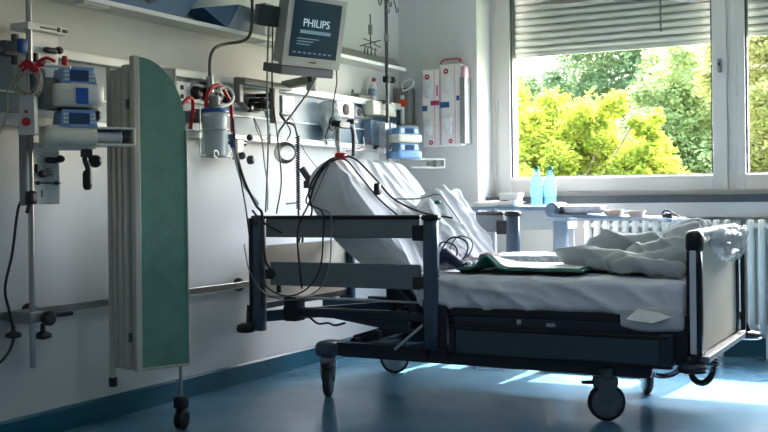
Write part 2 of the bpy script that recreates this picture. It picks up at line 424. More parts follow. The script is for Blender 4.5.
#@@
# ------------------------------------------------------------------ outside
struct('ground_lawn',MB().box((-40,YW+1.5,-3.6),(45,90,-3.5)),'lawn')
def tree(loc,h,blobs,nl,ls,m,label,seed):
    rd=random.Random(seed);x,y,z0=loc
    t=thing('leafy_tree',label,'tree',loc,'trees outside the window')
    tr=MB();tr.tube([(x,y,z0),(x+.1,y,z0+h*.4),(x-.1,y+.1,z0+h*.75)],.07,8,4)
    for (bx,by,bz,r) in blobs[::10]:
        tr.tube([(x,y,z0+h*.35),((x+bx)/2,(y+by)/2,(z0+h*.4+bz)/2+.3),(bx,by,bz)],.016,6,4)
    obj('trunk',tr,'bark',t)
    vs=[];fs=[];tot=sum(b[3]**2 for b in blobs)
    for (bx,by,bz,r) in blobs:
        for _ in range(int(nl*r*r/tot)):
            d=V((rd.gauss(0,1),rd.gauss(0,1),rd.gauss(0,1))).normalized();rr=r*(rd.random()**.45)
            rr*=.8+.45*NZ.noise(V((d.x*2.1+bx,d.y*2.1+by,d.z*2.1+bz)))
            c=V((bx,by,bz))+d*rr;c.z-=0
            a=V((rd.gauss(0,1),rd.gauss(0,1),rd.gauss(0,.5))).normalized();b=a.cross(V((rd.gauss(0,1),rd.gauss(0,1),rd.gauss(0,1)))).normalized()
            s_=ls*rd.uniform(.6,1.2);o=len(vs)
            vs+=[c-a*s_,c+b*s_*.5+a*.1*s_,c+a*s_,c-b*s_*.5+a*.1*s_];fs.append((o,o+1,o+2,o+3))
    mb=MB();mb.add(vs,fs,True);obj('foliage',mb,m,t)
    return t
def crown(cx,cy,cz,R,n,seed,flat=.8):
    rd=random.Random(seed);return [(cx+rd.uniform(-1,1)*R,cy+rd.uniform(-.6,.6)*R,cz+rd.uniform(-1,1)*R*flat,R*rd.uniform(.38,.6)) for _ in range(n)]
def cloud(pts,r0,r1,seed,n):
    rd=random.Random(seed);o=[]
    for (x,y,z,R) in pts:
        o.append((x,y,z,R))
        for _ in range(n):
            d=V((rd.gauss(0,1),rd.gauss(0,1),rd.gauss(0,1))).normalized()*R*.95;o.append((x+d.x,y+d.y,z+d.z,R*rd.uniform(r0,r1)))
    return o
for a in(
 ((-2.0,14.5,-3.5),5.2,cloud([(-2.6,14.5,1.6,.95),(-1.55,14.4,1.7,.70),(-1.0,14.5,2.0,.50),(-.45,14.5,1.35,.62),(-1.9,14.5,.8,1.3),(-.15,14.3,1.1,.5),(-.15,14.3,1.95,.22)],.25,.5,1,10),100000,.040,'leafy','bright yellow-green tree closest to the left window'),
 ((-3.0,21.5,-3.5),8.2,cloud([(-4.2,21.5,2.9,.8),(-3.0,21.5,3.4,1.0),(-1.9,21.5,3.9,1.5),(-.7,21.2,3.6,1.3),(-1.5,21.5,1.8,1.8),(-3.4,21.5,1.8,1.2)],.3,.5,2,10),130000,.05,'leafg','tall grey-green tree standing behind the bright one'),
 ((.3,17.5,-3.5),6.5,cloud([(-.35,17.5,2.7,.9),(-.7,17.5,1.9,.9),(.1,17.5,1.5,.9),(-.5,17.5,.8,.9)],.3,.5,4,9),60000,.042,'leafh','grey-green tree right of the bright one in the left window'),
 ((1.6,13.5,-3.5),6.5,cloud([(1.6,13.6,2.5,.8),(1.8,13.5,1.6,.85),(1.4,13.5,1.0,.7),(2.0,13.5,3.0,.6)],.3,.5,5,9),50000,.042,'leafo','olive tree filling the right window'),
 ((-8.5,32,-3.5),8,cloud([(-9,32,1.0,3.0),(-5,32,2.6,2.6),(-2,32,3.2,2.8),(2,32,3.0,3)],.3,.5,6,9),60000,.09,'leafg','distant low green tree line behind the others'),
): tree(a[0],a[1],a[2],a[3],a[4],a[5],a[6],int(a[3]*a[4]))
# ------------------------------------------------------------------ headwall, shelf
hw=thing('supply_duct','long blue and white medical supply duct along the left wall','wall unit',(0,4.6,1.33))
obj('blue_panel',MB().box((0,2.4,1.345),(.045,6.64,1.63)),'hwall',hw)
obj('top_strip',MB().box((0,2.4,1.62),(.085,6.68,1.66)),'strip',hw,bev=.004)
obj('bottom_strip',MB().box((0,2.4,1.325),(.075,6.45,1.36)),'strip',hw,bev=.004)
obj('middle_rail',MB().box((.045,2.4,1.455),(.056,6.45,1.463)),'strip',hw)
sh=thing('wall_shelf','long white wall shelf with a pale front lip above the duct','shelf',(0,4.6,1.87))
obj('shelf_board',MB().box((0,2.2,1.878),(.145,6.50,1.892)),'shelf',sh)
obj('front_lip',MB().box((.145,2.2,1.876),(.156,6.50,1.898)),'lip',sh,bev=.003)
obj('lamp_housing',MB().prism([(0,1.893),(.14,1.893),(.09,1.955),(.0,1.985)],5.15,6.47,'y'),'gy',sh,bev=.01)
obj('end_cap',MB().prism([(0,1.878),(.15,1.878),(.15,1.90),(.09,1.955),(0,1.985)],6.47,6.53,'y'),'shelf',sh,bev=.01)
obj('switch_plate',MB().box((.07,3.46,1.868),(.13,3.62,1.879)),'wh',sh,bev=.003)
obj('lamp_button',MB().box((.06,4.86,1.872),(.12,4.96,1.8785)),'lip',sh,bev=.002)
# blue bins on the shelf
b=thing('blue_storage_tray','wide blue tray with dark printed pattern standing on the wall shelf','tray',(.08,3.75,1.893))
obj('tray_front',MB().prism([(3.05,1.899),(4.13,1.899),(4.34,2.12),(3.05,2.12)],.125,.145,'x'),'bin',b,bev=.003)
obj('tray_side',MB().prism([(.02,1.893),(.125,1.893),(.125,2.11),(.02,2.11)],3.05,3.07,'y').box((.0,3.07,1.893),(.125,4.1,1.90)),'bin',b)
pt=MB();rd=random.Random(3)
for i in range(46):
    y=rd.uniform(3.5,3.95);z=rd.uniform(1.925,2.1);pt.box((.145,y,z),(.148,y+rd.uniform(.01,.05),z+rd.uniform(.004,.018)))
obj('printed_pattern',pt,'ink',b)
b=thing('blue_letter_tray','tapered blue and grey bin on the wall shelf left of the monitor','bin',(.08,4.6,1.893))
A=[(.15,4.28,1.972),(.10,4.62,2.04),(.15,4.47,1.898),(.03,4.4,1.9)]
obj('bin_side',MB().add([(.15,4.27,1.972),(.15,4.58,2.036),(.15,4.465,1.9),(.02,4.27,1.972),(.02,4.58,2.036),(.02,4.465,1.9)],[(0,2,1),(3,4,5),(0,1,4,3),(1,2,5,4),(2,0,3,5)]),'bin',b)
obj('bin_front',MB().add([(.152,4.585,2.034),(.152,4.80,2.03),(.152,4.81,1.9),(.152,4.47,1.9),(.02,4.585,2.034),(.02,4.80,2.03),(.02,4.81,1.9),(.02,4.47,1.9)],[(3,2,1,0),(4,5,6,7),(0,1,5,4),(1,2,6,5),(2,3,7,6),(3,0,4,7)]),'binl',b)
single('papers_on_shelf',MB().box((.02,4.9,1.893),(.13,5.05,1.91)).box((.03,4.92,1.91),(.12,5.1,1.925)),'beige','small cream box on the shelf behind the monitor','box',bev=.002)
#@@
# ------------------------------------------------------------------ rail on the left wall
r=thing('wall_rail','brushed steel equipment rail running low along the left wall','rail',(.04,4.2,.52))
obj('rail_bar',MB().box((.035,2.4,.525),(.045,6.5,.559)),'st',r,bev=.002)
for y in(3.24,4.735,6.1): obj('rail_bracket',MB().lathe((0,y,.542),[(.036,0),(.036,.02),(.028,.034),(.0,.036)],(1,0,0)),'bk',r)
# ------------------------------------------------------------------ left equipment pole
px,py=.15,3.125
t=thing('equipment_pole','upright steel equipment pole clamped to the low rail at far left','pole',(px,py,.32))
obj('pole_tube',MB().cyl((px,py,.33),(px,py,2.3),.0125),'st',t)
obj('pole_sleeve',MB().cyl((px-.008,py-.026,.99),(px-.008,py-.026,1.35),.02),'gy',t)
c=obj('rail_clamp',MB().box((.03,py-.03,.515),(px+.02,py+.06,.56)),'gy',t,bev=.006)
obj('clamp_knob',MB().lathe((px+.03,py+.045,.53),[(.012,0),(.03,.006),(.03,.03),(.02,.035)],(1,-.2,0)),'bk',c)
obj('clamp_knob',MB().lathe((.1,py-.055,.505),[(.008,0),(.008,-.02),(.032,-.03),(.032,-.045),(.01,-.05)][::-1],(0,0,1)),'bk',c)
obj('clamp_knob',MB().lathe((px,py+.055,.505),[(.01,-.065),(.036,-.058),(.036,-.044),(.01,-.03),(.01,0)],(0,0,1)),'bk',c)
obj('clamp_handle',MB().cyl((px+.02,py+.07,.535),(px+.03,py+.19,.535),.009),'bk',c)
def plate(loc,w,h,label,shelf):
    fr=FR(loc,90);t=thing('mounting_plate',label,'plate',loc)
    obj('plate_body',MB(fr).box((0,0,0),(w,.02,h)),'pw',t,bev=.004)
    if shelf:
        s=MB(fr).box((-.045,-.03,h),(w+.025,.07,h+.03));o=obj('plate_shelf',s,'wh',t,bev=.004)
        mk=MB(fr)
        for i in range(9): mk.box((.02+i*.011,-.032,h+.012),(.028+i*.011,-.0302,h+.018))
        obj('printed_mark',mk,'ink',o)
        mk=MB(fr).box((w-.035,-.0325,h+.008),(w-.02,-.030,h+.026)).box((w-.008,-.0325,h+.008),(w+.02,-.030,h+.022));obj('printed_mark',mk,'ink',o)
    else:
        mk=MB(fr).box((.045,-.003,.03),(.05,-.001,.06)).box((.01,-.006,.085),(.15,-.001,.091));obj('pin',mk,'ink',t)
        k=MB(fr).lathe((.02,-.006,.088),[(.009,0),(.009,.008),(.003,.01)],(0,-1,0)).lathe((.12,-.006,.088),[(.008,0),(.008,.008),(.003,.01)],(0,-1,0));obj('pin_head',k,'bk',t)
    lv=MB(fr).rbox((.05,-.03,h-.085),(.125,-.008,h-.06),.01,(5,2,2)).ball((.135,-.02,h-.066),(.022,.014,.016));obj('lever',lv,'bk',t)
    lv=MB(fr).rbox((.02,-.03,h-.145),(.058,-.004,h-.115),.008,(4,2,2)).box((.005,-.02,h-.125),(.02,-.005,h-.09));obj('latch',lv,'bk',t,bev=.003)
    la=MB(fr).box((.07,-.002,h-.14),(.115,0,h-.1));obj('label_sticker',la,'cable',t)
    mk=MB(fr);
    for i in range(3): mk.box((.075,-.0035,h-.132+i*.011),(.11-i*.008,-.002,h-.128+i*.011))
    obj('sticker_print',mk,'ink',t)
plate((.14,3.145,1.50),.15,.205,'white mounting plate with printed top shelf, upper one on the left pole',True)
plate((.14,3.145,.995),.15,.255,'white mounting plate with black clamps below the syringe pump',False)
# infusion pump (upper)
PA=60;PO=V((.195,3.10,0))
def keypad(fr,x0,x1,z0,z1,o):
    obj('display',MB(fr).box((x0+.036,-.092,z0+.018),(x1-.036,-.084,z1-.014)),'lcd',o)
    obj('display_rim',MB(fr).box((x0+.032,-.0905,z0+.014),(x1-.032,-.083,z1-.010)),'pb2',o)
    bt=MB(fr)
    for x in(x0+.016,x0+.027,x1-.027,x1-.016):
        for z in(z0+.02,z0+.036,z0+.052): bt.box((x-.0045,-.091,z-.005),(x+.0045,-.084,z+.005))
    for k in range(5): bt.box((x0+.04+k*.014,-.091,z0+.004),(x0+.049+k*.014,-.084,z0+.009))
    obj('button',bt,'wh',o)
fr=FR(PO+V((0,0,1.388)),PA)
t=thing('infusion_pump','cream and blue infusion pump, upper device on the left pole','pump',(.25,3.2,1.388))
obj('pump_body',MB(fr).rbox((.062,-.10,0),(.262,.06,.094),.012,(6,4,3)),'beige',t)
obj('body_lip',MB(fr).rbox((.135,-.108,.006),(.255,-.09,.084),.008,(4,2,3)),'wh',t)
o=obj('control_panel',MB(fr).prism([(.088,.086),(.234,.086),(.222,.16),(.098,.16)],-.085,.05,'y'),'pb',t,bev=.012)
keypad(fr,.09,.232,.088,.157,o)
obj('door_panel',MB(fr).box((.142,-.113,.010),(.192,-.10,.074)),'pb2',t,bev=.004)
obj('pump_bracket',MB(fr).rbox((.02,-.05,-.01),(.09,.06,.12),.012,(3,3,4)).rbox((.0,-.01,.02),(.05,.04,.16),.01,(3,3,4)),'gy',t)
# syringe pump
fr=FR(PO+V((0,0,1.215)),PA)
t=thing('syringe_pump','long cream syringe pump with blue keypad on the left pole','pump',(.25,3.25,1.215))
obj('pump_body',MB(fr).rbox((.03,-.085,.0),(.238,.06,.10),.014,(8,4,3)),'beige',t)
obj('body_ridge',MB(fr).cyl((.055,-.085,.045),(.225,-.085,.045),.030).ball((.055,-.085,.045),.03),'beige',t)
o=obj('control_panel',MB(fr).prism([(.083,.088),(.236,.088),(.224,.16),(.093,.16)],-.085,.04,'y'),'pb',t,bev=.012)
keypad(fr,.085,.234,.089,.157,o)
obj('syringe_bay',MB(fr).box((.23,-.085,.016),(.395,.03,.026)).box((.23,-.085,.084),(.395,.03,.094)).box((.383,-.085,.016),(.395,.03,.094)).box((.23,.0,.016),(.395,.03,.094)),'beige',t,bev=.004)
obj('syringe',MB(fr).cyl((.22,-.045,.054),(.335,-.045,.054),.022).cyl((.335,-.045,.054),(.342,-.045,.054),.028),'cabw',t)
obj('plunger',MB(fr).cyl((.34,-.045,.054),(.375,-.045,.054),.010).cyl((.352,-.045,.054),(.36,-.045,.054),.022),'dgy',t)
h=MB(fr);h.tube([(.195,-.06,.005),(.19,-.06,-.04),(.20,-.065,-.08),(.195,-.06,-.13)],.013,8);h.rbox((.178,-.08,-.165),(.215,-.045,-.08),.016,(3,3,5)).box((.175,-.075,-.03),(.215,-.045,.0))
for k in range(4): h.cyl((.20,-.06,-.035-k*.012),(.212,-.06,-.035-k*.012),.006)
obj('clamp_handle',h,'bk',t)
# pump underside clamps
single('pump_clamp_block',MB(FR(PO+V((0,0,1.355)),PA)).rbox((.05,-.03,.02),(.26,.05,.038),.008,(4,3,2)),'dgy','dark grey clamp block between the two left pumps','clamp')
# coil of cream cable + red tubing + grey box
m=MB();rd=random.Random(5)
def RV(o,a,z,d=0): return (o[0]+.882*a-.47*d,o[1]+.47*a+.882*d,o[2]+z)
CC=(0.24, 3.026, 1.474)
for k in range(8):
    R=.052+rd.uniform(-.012,.007);ox,oz=rd.uniform(-.006,.006),rd.uniform(-.008,.008)
    m.tube([RV(CC,ox+R*math.cos(a),oz+R*1.1*math.sin(a),k*.004-.01+.008*math.sin(2*a+k)) for a in [2*PI*i/20 for i in range(21)]],.0035,6,1)
m.tube([RV(CC,-.05,.03),RV(CC,-.075,-.03),RV(CC,-.08,-.12),RV(CC,-.11,-.2),RV(CC,-.16,-.26)],.0035,6)
m.tube([RV(CC,.01,.03,-.02),RV(CC,.012,-.03,-.02),RV(CC,.0,-.09,-.02)],.0045,6)
single('coiled_cable',m,'cable','coil of cream cable hanging beside the upper left pump','cable')
RT=(0.25, 2.992, 1.537)
m=MB()
m.tube([RV(RT,-.01,-.005),RV(RT,.02,.02),RV(RT,.05,.0),RV(RT,.075,.022),RV(RT,.10,.03),RV(RT,.13,.015)],.007,8)
m.tube([RV(RT,.0,-.02),RV(RT,.03,.0),RV(RT,.045,-.02),RV(RT,.06,-.005),RV(RT,.08,.01)],.007,8);m.ball(RV(RT,.05,-.012),(.02,.02,.014));m.ball(RV(RT,.02,.0),(.015,.015,.012))
single('red_tubing',m,'red','looped red tubing draped over the cream cable coil','tubing')
single('white_tube_connector',MB().cyl(RV(RT,.09,.0),RV(RT,.19,-.008),.007),'wh','short white tube end beside the red tubing','connector')
t=thing('red_valve','small red plastic valve on top of the upper left pump','valve',(.26,3.21,1.545))
obj('valve_body',MB().cyl((.26,3.21,1.545),(.26,3.21,1.59),.013).box((.25,3.19,1.54),(.27,3.26,1.55)),'red',t)
obj('valve_cap',MB().cyl((.26,3.21,1.59),(.26,3.21,1.6),.01),'red',t)
t=thing('grey_adapter_box','grey box with a red dot below the cable coil','box',(.22,3.07,1.28))
bf=FR((0.22, 3.001, 1.269),28)
obj('box_body',MB(bf).prism([(0,0),(.068,0),(.064,.155),(.010,.155)],-.015,.03,'y'),'shelf',t,bev=.006)
obj('red_dot',MB(bf).lathe((.035,-.016,.05),[(.017,0),(.017,.004),(.012,.005)],(0,-1,0)),'red',t)
obj('small_red_dot',MB(bf).lathe((.035,-.016,.09),[(.007,0),(.007,.003)],(0,-1,0)),'red',t)
single('white_bracket_box',MB().box((.05,2.98,1.34),(.16,3.07,1.36)),'pw','white small ledge behind the cable coil','ledge')
t=thing('wall_bracket_arm','dark bracket arm reaching to the pole at the far left edge','bracket',(.05,2.9,1.6))
obj('arm',MB().cyl((.1,2.6,1.60),(.13,3.07,1.61),.020),'dgy',t)
obj('joint',MB().cyl((.13,3.07,1.56),(.13,3.07,1.68),.016).box((.1,3.0,1.59),(.15,3.06,1.65)),'dgy',t,bev=.005)
single('blue_clip',MB().rbox((.16,3.045,1.6),(.19,3.085,1.66),.008,(3,3,4)),'dblue','blue clip on the dark bracket arm by the pole','clip')
single('mains_cable',MB().tube([(.15,3.12,1.03),(.13,3.08,.99),(.10,3.07,.8),(.09,3.04,.66),(.08,3.07,.56),(.09,3.08,.45),(.08,3.03,.37),(.05,2.95,.33)],.006,8),'cabk','black power cord hanging in a curve beside the left pole','cable')
t=thing('power_plug','black plug at the foot of the lower mounting plate','plug',(.17,3.1,1.0))
obj('plug_body',MB().rbox((.155,3.085,.995),(.19,3.125,1.05),.01,(3,3,4)),'bk',t);obj('plug_sleeve',MB().cyl((.165,3.09,.96),(.17,3.1,1.0),.009),'bk',t)
single('wall_card',MB().box((0,3.0,1.09),(.003,3.10,1.22)),'paper','pale card on the wall at the left edge','card')
#@@
# ------------------------------------------------------------------ folding screen
A0=V((.372,3.485,0));B0=V((.467,3.698,0));D=(B0-A0).normalized();N=V((-D.y,D.x,0))   # N towards the wall
L=(B0-A0).length;ang=math.degrees(math.atan2(D.y,D.x))
t=thing('folding_screen','folded privacy screen with green curved front panel on castors','screen',A0+N*.05)
def pan(off,x0,x1,z0,z1,fm,curve=False):
    fr=FR(A0+N*off,ang)
    f=MB(fr);w=.028
    f.box((x0,-.016,z0),(x0+w,.026,z1));
    p=MB(fr)
    if curve:
        f.box((x0+w,-.012,z0),(x1,.012,z0+.012));f.box((x1-.006,-.012,z0),(x1,.012,z1-.31))
        pts=[(x0+w,z0+.012),(x1-.006,z0+.012)]
        for i in range(15):
            a=i/14*PI/2;pts.append((x0+w+(x1-x0-w-.006)*math.cos(a),z1-.31+.305*math.sin(a)))
        p.prism(pts,-.008,.008,'y');ed=MB(fr).tube([(q[0],0,q[1]) for q in pts[2:]],.004,6,1);
    else:
        f.box((x1-.01,-.012,z0),(x1,.022,z1)).box((x0,-.012,z1-.012),(x1,.012,z1)).box((x0,-.012,z0),(x1,.012,z0+.012));p.box((x0+w,-.006,z0+.012),(x1-.01,.006,z1-.012))
    o=obj('screen_frame',f,'scrf',t,bev=.003)
    q=obj('fabric_panel',p,fm,t,label='green fabric panel with curved top' if curve else None)
    if curve: obj('edge_piping',ed,'scrw',q)
pan(0,0,L+.02,.277,1.625,'green',True)
pan(.045,-.016,L-.008,.28,1.59,'scrw');pan(.088,-.022,L-.03,.28,1.58,'green');pan(.13,-.03,L-.05,.28,1.575,'scrw')
bp=A0+N*.165-D*.03;obj('screen_post',MB().cyl((bp.x,bp.y,.235),(bp.x,bp.y,1.585),.014),'scrf',t)
fr=FR(A0,ang)
obj('hinge',MB(fr).cyl((-.008,.03,.40),(-.008,.03,.44),.008).cyl((-.008,.03,1.4),(-.008,.03,1.44),.008).cyl((-.008,.1,.3),(-.008,.1,.33),.008).cyl((-.004,.1,1.5),(-.004,.1,1.52),.008),'dgy',t)
cp=A0+D*(L-.02)
c=obj('castor_stem',MB().cyl((cp.x,cp.y,.13),(cp.x,cp.y,.29),.008),'st',t)
obj('castor_fork',MB().rbox((cp.x-.03,cp.y-.025,.09),(cp.x+.03,cp.y+.025,.145),.012,(4,4,4)),'bk',t)
obj('castor_wheel',MB().lathe((cp.x-.022,cp.y,.045),[(.03,0),(.044,.004),(.044,.016),(.03,.02)],(1,.2,0)).lathe((cp.x+.004,cp.y,.045),[(.03,0),(.044,.004),(.044,.016),(.03,.02)],(1,.2,0)),'rub',t)
b2=bp;obj('foot_cap',MB().cyl((b2.x,b2.y,.195),(b2.x,b2.y,.235),.018),'bk',t)
for z in(1.38,1.18): single('wall_clamp_knob',MB().lathe((.14,3.50,z),[(.02,0),(.028,.003),(.028,.02),(.018,.026)],(1,-.6,0)),'bk','round black knob, %s of two on the left post of the folded screen'%('upper' if z>1.3 else 'lower'),'knob','round knobs on the screen post')
#@@
# ------------------------------------------------------------------ headwall fittings
def wallbox(name,label,cat,y0,y1,z0,z1,d,m,x0=.045,grp=None,bev=.004):
    t=thing(name,label,cat,(x0,(y0+y1)/2,z0),grp);obj('housing',MB().box((x0,y0,z0),(x0+d,y1,z1)),m,t,bev=bev);return t
t=wallbox('socket_strip','white socket strip with round black outlets above the suction jar','sockets',4.16,4.62,1.50,1.60,.02,'pw')
for i,y in enumerate((4.30,4.385,4.47,4.555)):
    o=obj('outlet_knob',MB().lathe((.065,y,1.55),[(.034,0),(.034,.02),(.026,.035),(.0,.036)],(1,0,0)),'bk',t)
for z in(1.525,1.57): obj('outlet_dot',MB().lathe((.065,4.2,z),[(.012,0),(.012,.004),(.006,.006)],(1,0,0)),'ink',t)
# suction jar
cx,cy=.16,4.34
t=thing('suction_jar','clear suction jar with blue lid and red hoses on the duct','jar',(cx,cy,1.21))
obj('jar_body',MB().lathe((cx,cy,1.225),[(.055,0),(.066,.004),(.068,.22),(.066,.225)],n=28),'can',t)
obj('lid',MB().lathe((cx,cy,1.448),[(.072,0),(.074,.012),(.066,.02),(.02,.026)],n=28),'pb2',t,label='blue lid')
obj('liner_bag',MB().lathe((cx,cy,1.23),[(.05,0),(.058,.1),(.06,.2)],n=20),'cabw',t)
obj('wall_mount',MB().box((.045,cy-.02,1.40),(.1,cy+.02,1.47)),'gy',t)
obj('neck',MB().cyl((cx,cy,1.47),(cx,cy,1.53),.028).cyl((cx-.03,cy-.0,1.47),(cx-.03,cy,1.5),.012),'gy',t)
w=MB();
w.torus((cx,cy,1.36),.074,.003).torus((cx,cy,1.225),.075,.003).tube([(cx+.0,cy-.075,1.23),(cx,cy-.12,1.23),(cx,cy-.12,1.36),(cx,cy-.075,1.36)],.003,6,1)
w.cyl((cx,cy-.12,1.36),(cx,cy-.12,1.47),.003)
for s in(-1,1): w.torus((cx+.05,cy+s*.06,1.235),.018,.003,(1,0,0))
obj('wire_holder',w,'st',t)
obj('red_hose',MB().tube([(.1,4.22,1.36),(.12,4.215,1.46),(.13,4.2,1.505),(.13,4.17,1.51),(.12,4.13,1.48)],.009,8),'red',t,label='red hose')
obj('red_hose',MB().tube([(.14,4.3,1.46),(.14,4.3,1.52),(.15,4.33,1.575),(.15,4.4,1.59),(.14,4.46,1.56),(.13,4.52,1.5),(.13,4.53,1.36)],.010,8),'red',t,label='red hose')
obj('white_hose',MB().tube([(.17,4.28,1.455),(.2,4.34,1.475),(.2,4.42,1.5),(.19,4.46,1.545),(.17,4.43,1.585),(.16,4.38,1.57)],.008,8),'cabw',t,label='white hose')
obj('side_hose',MB().tube([(.08,4.13,1.48),(.09,4.17,1.40),(.09,4.18,1.28),(.08,4.13,1.15)],.007,8),'cable',t)
g=thing('suction_gauge','round white gauge with dark holes beside the suction jar','gauge',(.09,4.44,1.52))
obj('gauge_case',MB().lathe((.06,4.44,1.565),[(.052,0),(.054,.01),(.054,.05),(.046,.056),(.0,.056)],(1,-.2,0),28),'pw',g)
m=MB()
for a in range(4): m.lathe((.117,4.43+.022*math.cos(a*PI/2+.7),1.565+.022*math.sin(a*PI/2+.7)),[(.009,0),(.008,.003),(.0,.004)],(1,-.2,0))
obj('gauge_hole',m,'ink',g)
single('white_hose_down',MB().tube([(.13,4.53,1.36),(.12,4.56,1.25),(.14,4.6,1.1),(.2,4.66,.98)],.009,8),'cabw','white hose running down from the red suction hose','hose')
single('dark_blue_hose_grip',MB().cyl((.13,4.53,1.35),(.125,4.54,1.28),.014),'dblue','dark blue sleeve at the end of the red hose','sleeve')
# bent pole
t=thing('bent_pole','thin bent steel pole standing on the duct beside the curved screen','pole',(.12,4.357,1.56))
obj('bent_tube',MB().tube([(.12,4.357,1.6),(.12,4.357,1.70),(.12,4.37,1.75),(.12,4.41,1.79),(.12,4.50,1.82),(.16,4.58,1.84),(.18,4.62,1.87),(.185,4.64,1.93),(.185,4.645,2.05),(.185,4.645,2.35)],.0085,10,6),'dst',t)
obj('pole_socket',MB().cyl((.12,4.357,1.555),(.12,4.357,1.635),.02),'st',t)
# arm with monitor
t=thing('monitor_arm','grey swivel arm under the monitor fixed to the duct','arm',(.1,4.68,1.50))
A=V((.10,4.70,1.60));B=V((.40,4.62,1.605))
obj('arm_post',MB().box((.10,4.585,1.52),(.14,4.62,1.655)).cyl((.12,4.6,1.53),(.16,4.63,1.48),.014),'gy',t,bev=.004)
obj('arm_bar',MB().box((.13,4.58,1.615),(.18,5.03,1.65)),'gy',t,bev=.004)
obj('arm_drop',MB().box((.14,4.86,1.425),(.175,4.91,1.62)),'gy',t,bev=.004)
obj('arm_reach',MB().beam((.13,5.03,1.65),(.36,4.95,1.66),.05,.045),'gy',t,bev=.005)
obj('swivel_joint',MB().cyl((.36,4.95,1.60),(.36,4.95,1.70),.03).ball((.36,4.92,1.69),.028).cyl((.33,4.90,1.69),(.43,5.0,1.70),.022),'cable',t)
obj('tilt_knob',MB().cyl((.38,4.9,1.64),(.38,4.9,1.69),.016),'dgy',t)
fr=FR((.45,4.825,1.895),72,12)
t=thing('patient_monitor','tilted light grey patient monitor on the swivel arm','monitor',(.44,4.80,1.74))
W,Hh=.40,.372
cs=MB(fr);cs.prism([(-W/2,-Hh/2),(W/2,-Hh/2),(W/2,Hh/2),(-W/2,Hh/2)],-.02,.01,'y')
cs.prism([(-W/2+.01,-Hh/2+.01),(W/2-.02,-Hh/2+.01),(W/2-.02,Hh/2-.01),(-W/2+.01,Hh/2-.01)],.01,.075,'y')
obj('monitor_case',cs,'mon',t,bev=.008)
s=obj('display',MB(fr).box((-W/2+.038,-.0225,-Hh/2+.05),(W/2-.035,-.0205,Hh/2-.025)),'scr',t)
text('PHILIPS',.058,fr@M.Translation((-.0,-.023,.045)),'scrt',s,'screen_text')
obj('screen_bar',MB(fr).box((-.105,-.0235,-.01),(.105,-.0225,.008)),'scrb',s)
m=MB(fr)
for i,(a,b,z) in enumerate(((-.12,.03,-.04),(-.12,-.01,-.055),(-.12,-.03,-.07))): m.box((a,-.0235,z),(b,-.0225,z+.005))
for i in range(8): m.box((-.14+i*.035,-.0235,-.115),(-.12+i*.035,-.0225,-.108))
obj('screen_line',m,'scrb',s)
obj('brand_mark',MB(fr).box((-.02,-.0215,-Hh/2+.022),(.03,-.0195,-Hh/2+.03)),'ink',t)
obj('monitor_base',MB(fr).box((-W/2-.0,-.02,-Hh/2-.05),(W/2-.035,.14,-Hh/2-.002)),'mond',t,bev=.006)
obj('rear_module',MB(fr).box((-W/2-.07,.06,.0),(-W/2+.03,.14,.11)),'dgy',t,bev=.005)
# module with cables to the left of the monitor
t=thing('cable_module','grey connector module with cables behind the monitor edge','module',(.2,4.76,1.95))
obj('module_body',MB().box((.15,4.72,1.95),(.22,4.80,2.06)),'gy',t,bev=.004)
obj('module_plug',MB().cyl((.22,4.74,1.98),(.25,4.735,1.98),.01).cyl((.22,4.74,2.02),(.25,4.735,2.02),.01).cyl((.22,4.77,2.03),(.25,4.765,2.03),.01),'bk',t)
# hanging cables : each one is a thing
def cab(pts,r,m,label,name='hanging_cable',grp='cables hanging from the monitor'):
    single(name,MB().tube(pts,r,7,6),m,label,'cable',grp)
cab([(.24,4.74,1.99),(.25,4.70,1.9),(.25,4.68,1.6),(.26,4.67,1.3),(.28,4.62,1.05),(.30,4.58,.94)],.005,'cabg','grey cable hanging straight down left of the monitor','hanging_cable')
cab([(.25,4.735,2.02),(.27,4.71,1.9),(.27,4.70,1.6),(.29,4.72,1.3),(.32,4.70,1.1),(.34,4.62,.93)],.004,'cabk','thin black cable beside the grey one left of the monitor')
cab([(.12,4.74,1.45),(.16,4.75,1.35),(.2,4.72,1.2),(.26,4.66,1.08),(.3,4.6,.95)],.0035,'cabg','thin grey lead dropping from the valve cluster')
cab([(.12,4.84,1.5),(.14,4.86,1.40),(.14,4.82,1.33),(.13,4.77,1.36),(.12,4.74,1.44)],.003,'cabg','thin looped lead under the valve cluster')
cab([(.42,4.93,1.70),(.38,4.9,1.6),(.30,4.86,1.48),(.22,4.84,1.38),(.2,4.85,1.33)],.006,'cabg','thick grey cable running from monitor base to the coil')
cab([(.10,5.03,1.50),(.12,5.06,1.44),(.2,4.98,1.38),(.2,4.94,1.33)],.005,'cabg','grey cable running from wall box to the coil')
m=MB()
for k in range(5):
    R=.058-.004*k;m.tube([(.24+.882*R*math.cos(a),4.86+.47*R*math.cos(a)+.006*k,1.26+R*math.sin(a)) for a in [2*PI*i/24 for i in range(25)]],.003,6,1)
single('coiled_grey_cable',m,'cabg','neat coil of grey cable hanging under the monitor arm','cable')
cab([(.45,5.06,1.74),(.42,5.12,1.66),(.35,5.2,1.56),(.28,5.30,1.48),(.2,5.36,1.38),(.18,5.40,1.33)],.004,'cabk','black cable falling from the right side of the monitor')
cab([(.10,5.08,1.52),(.12,5.14,1.45),(.14,5.20,1.3),(.2,5.26,1.18),(.35,5.2,1.02)],.0025,'cabg','hair-thin grey lead right of the grey coil')
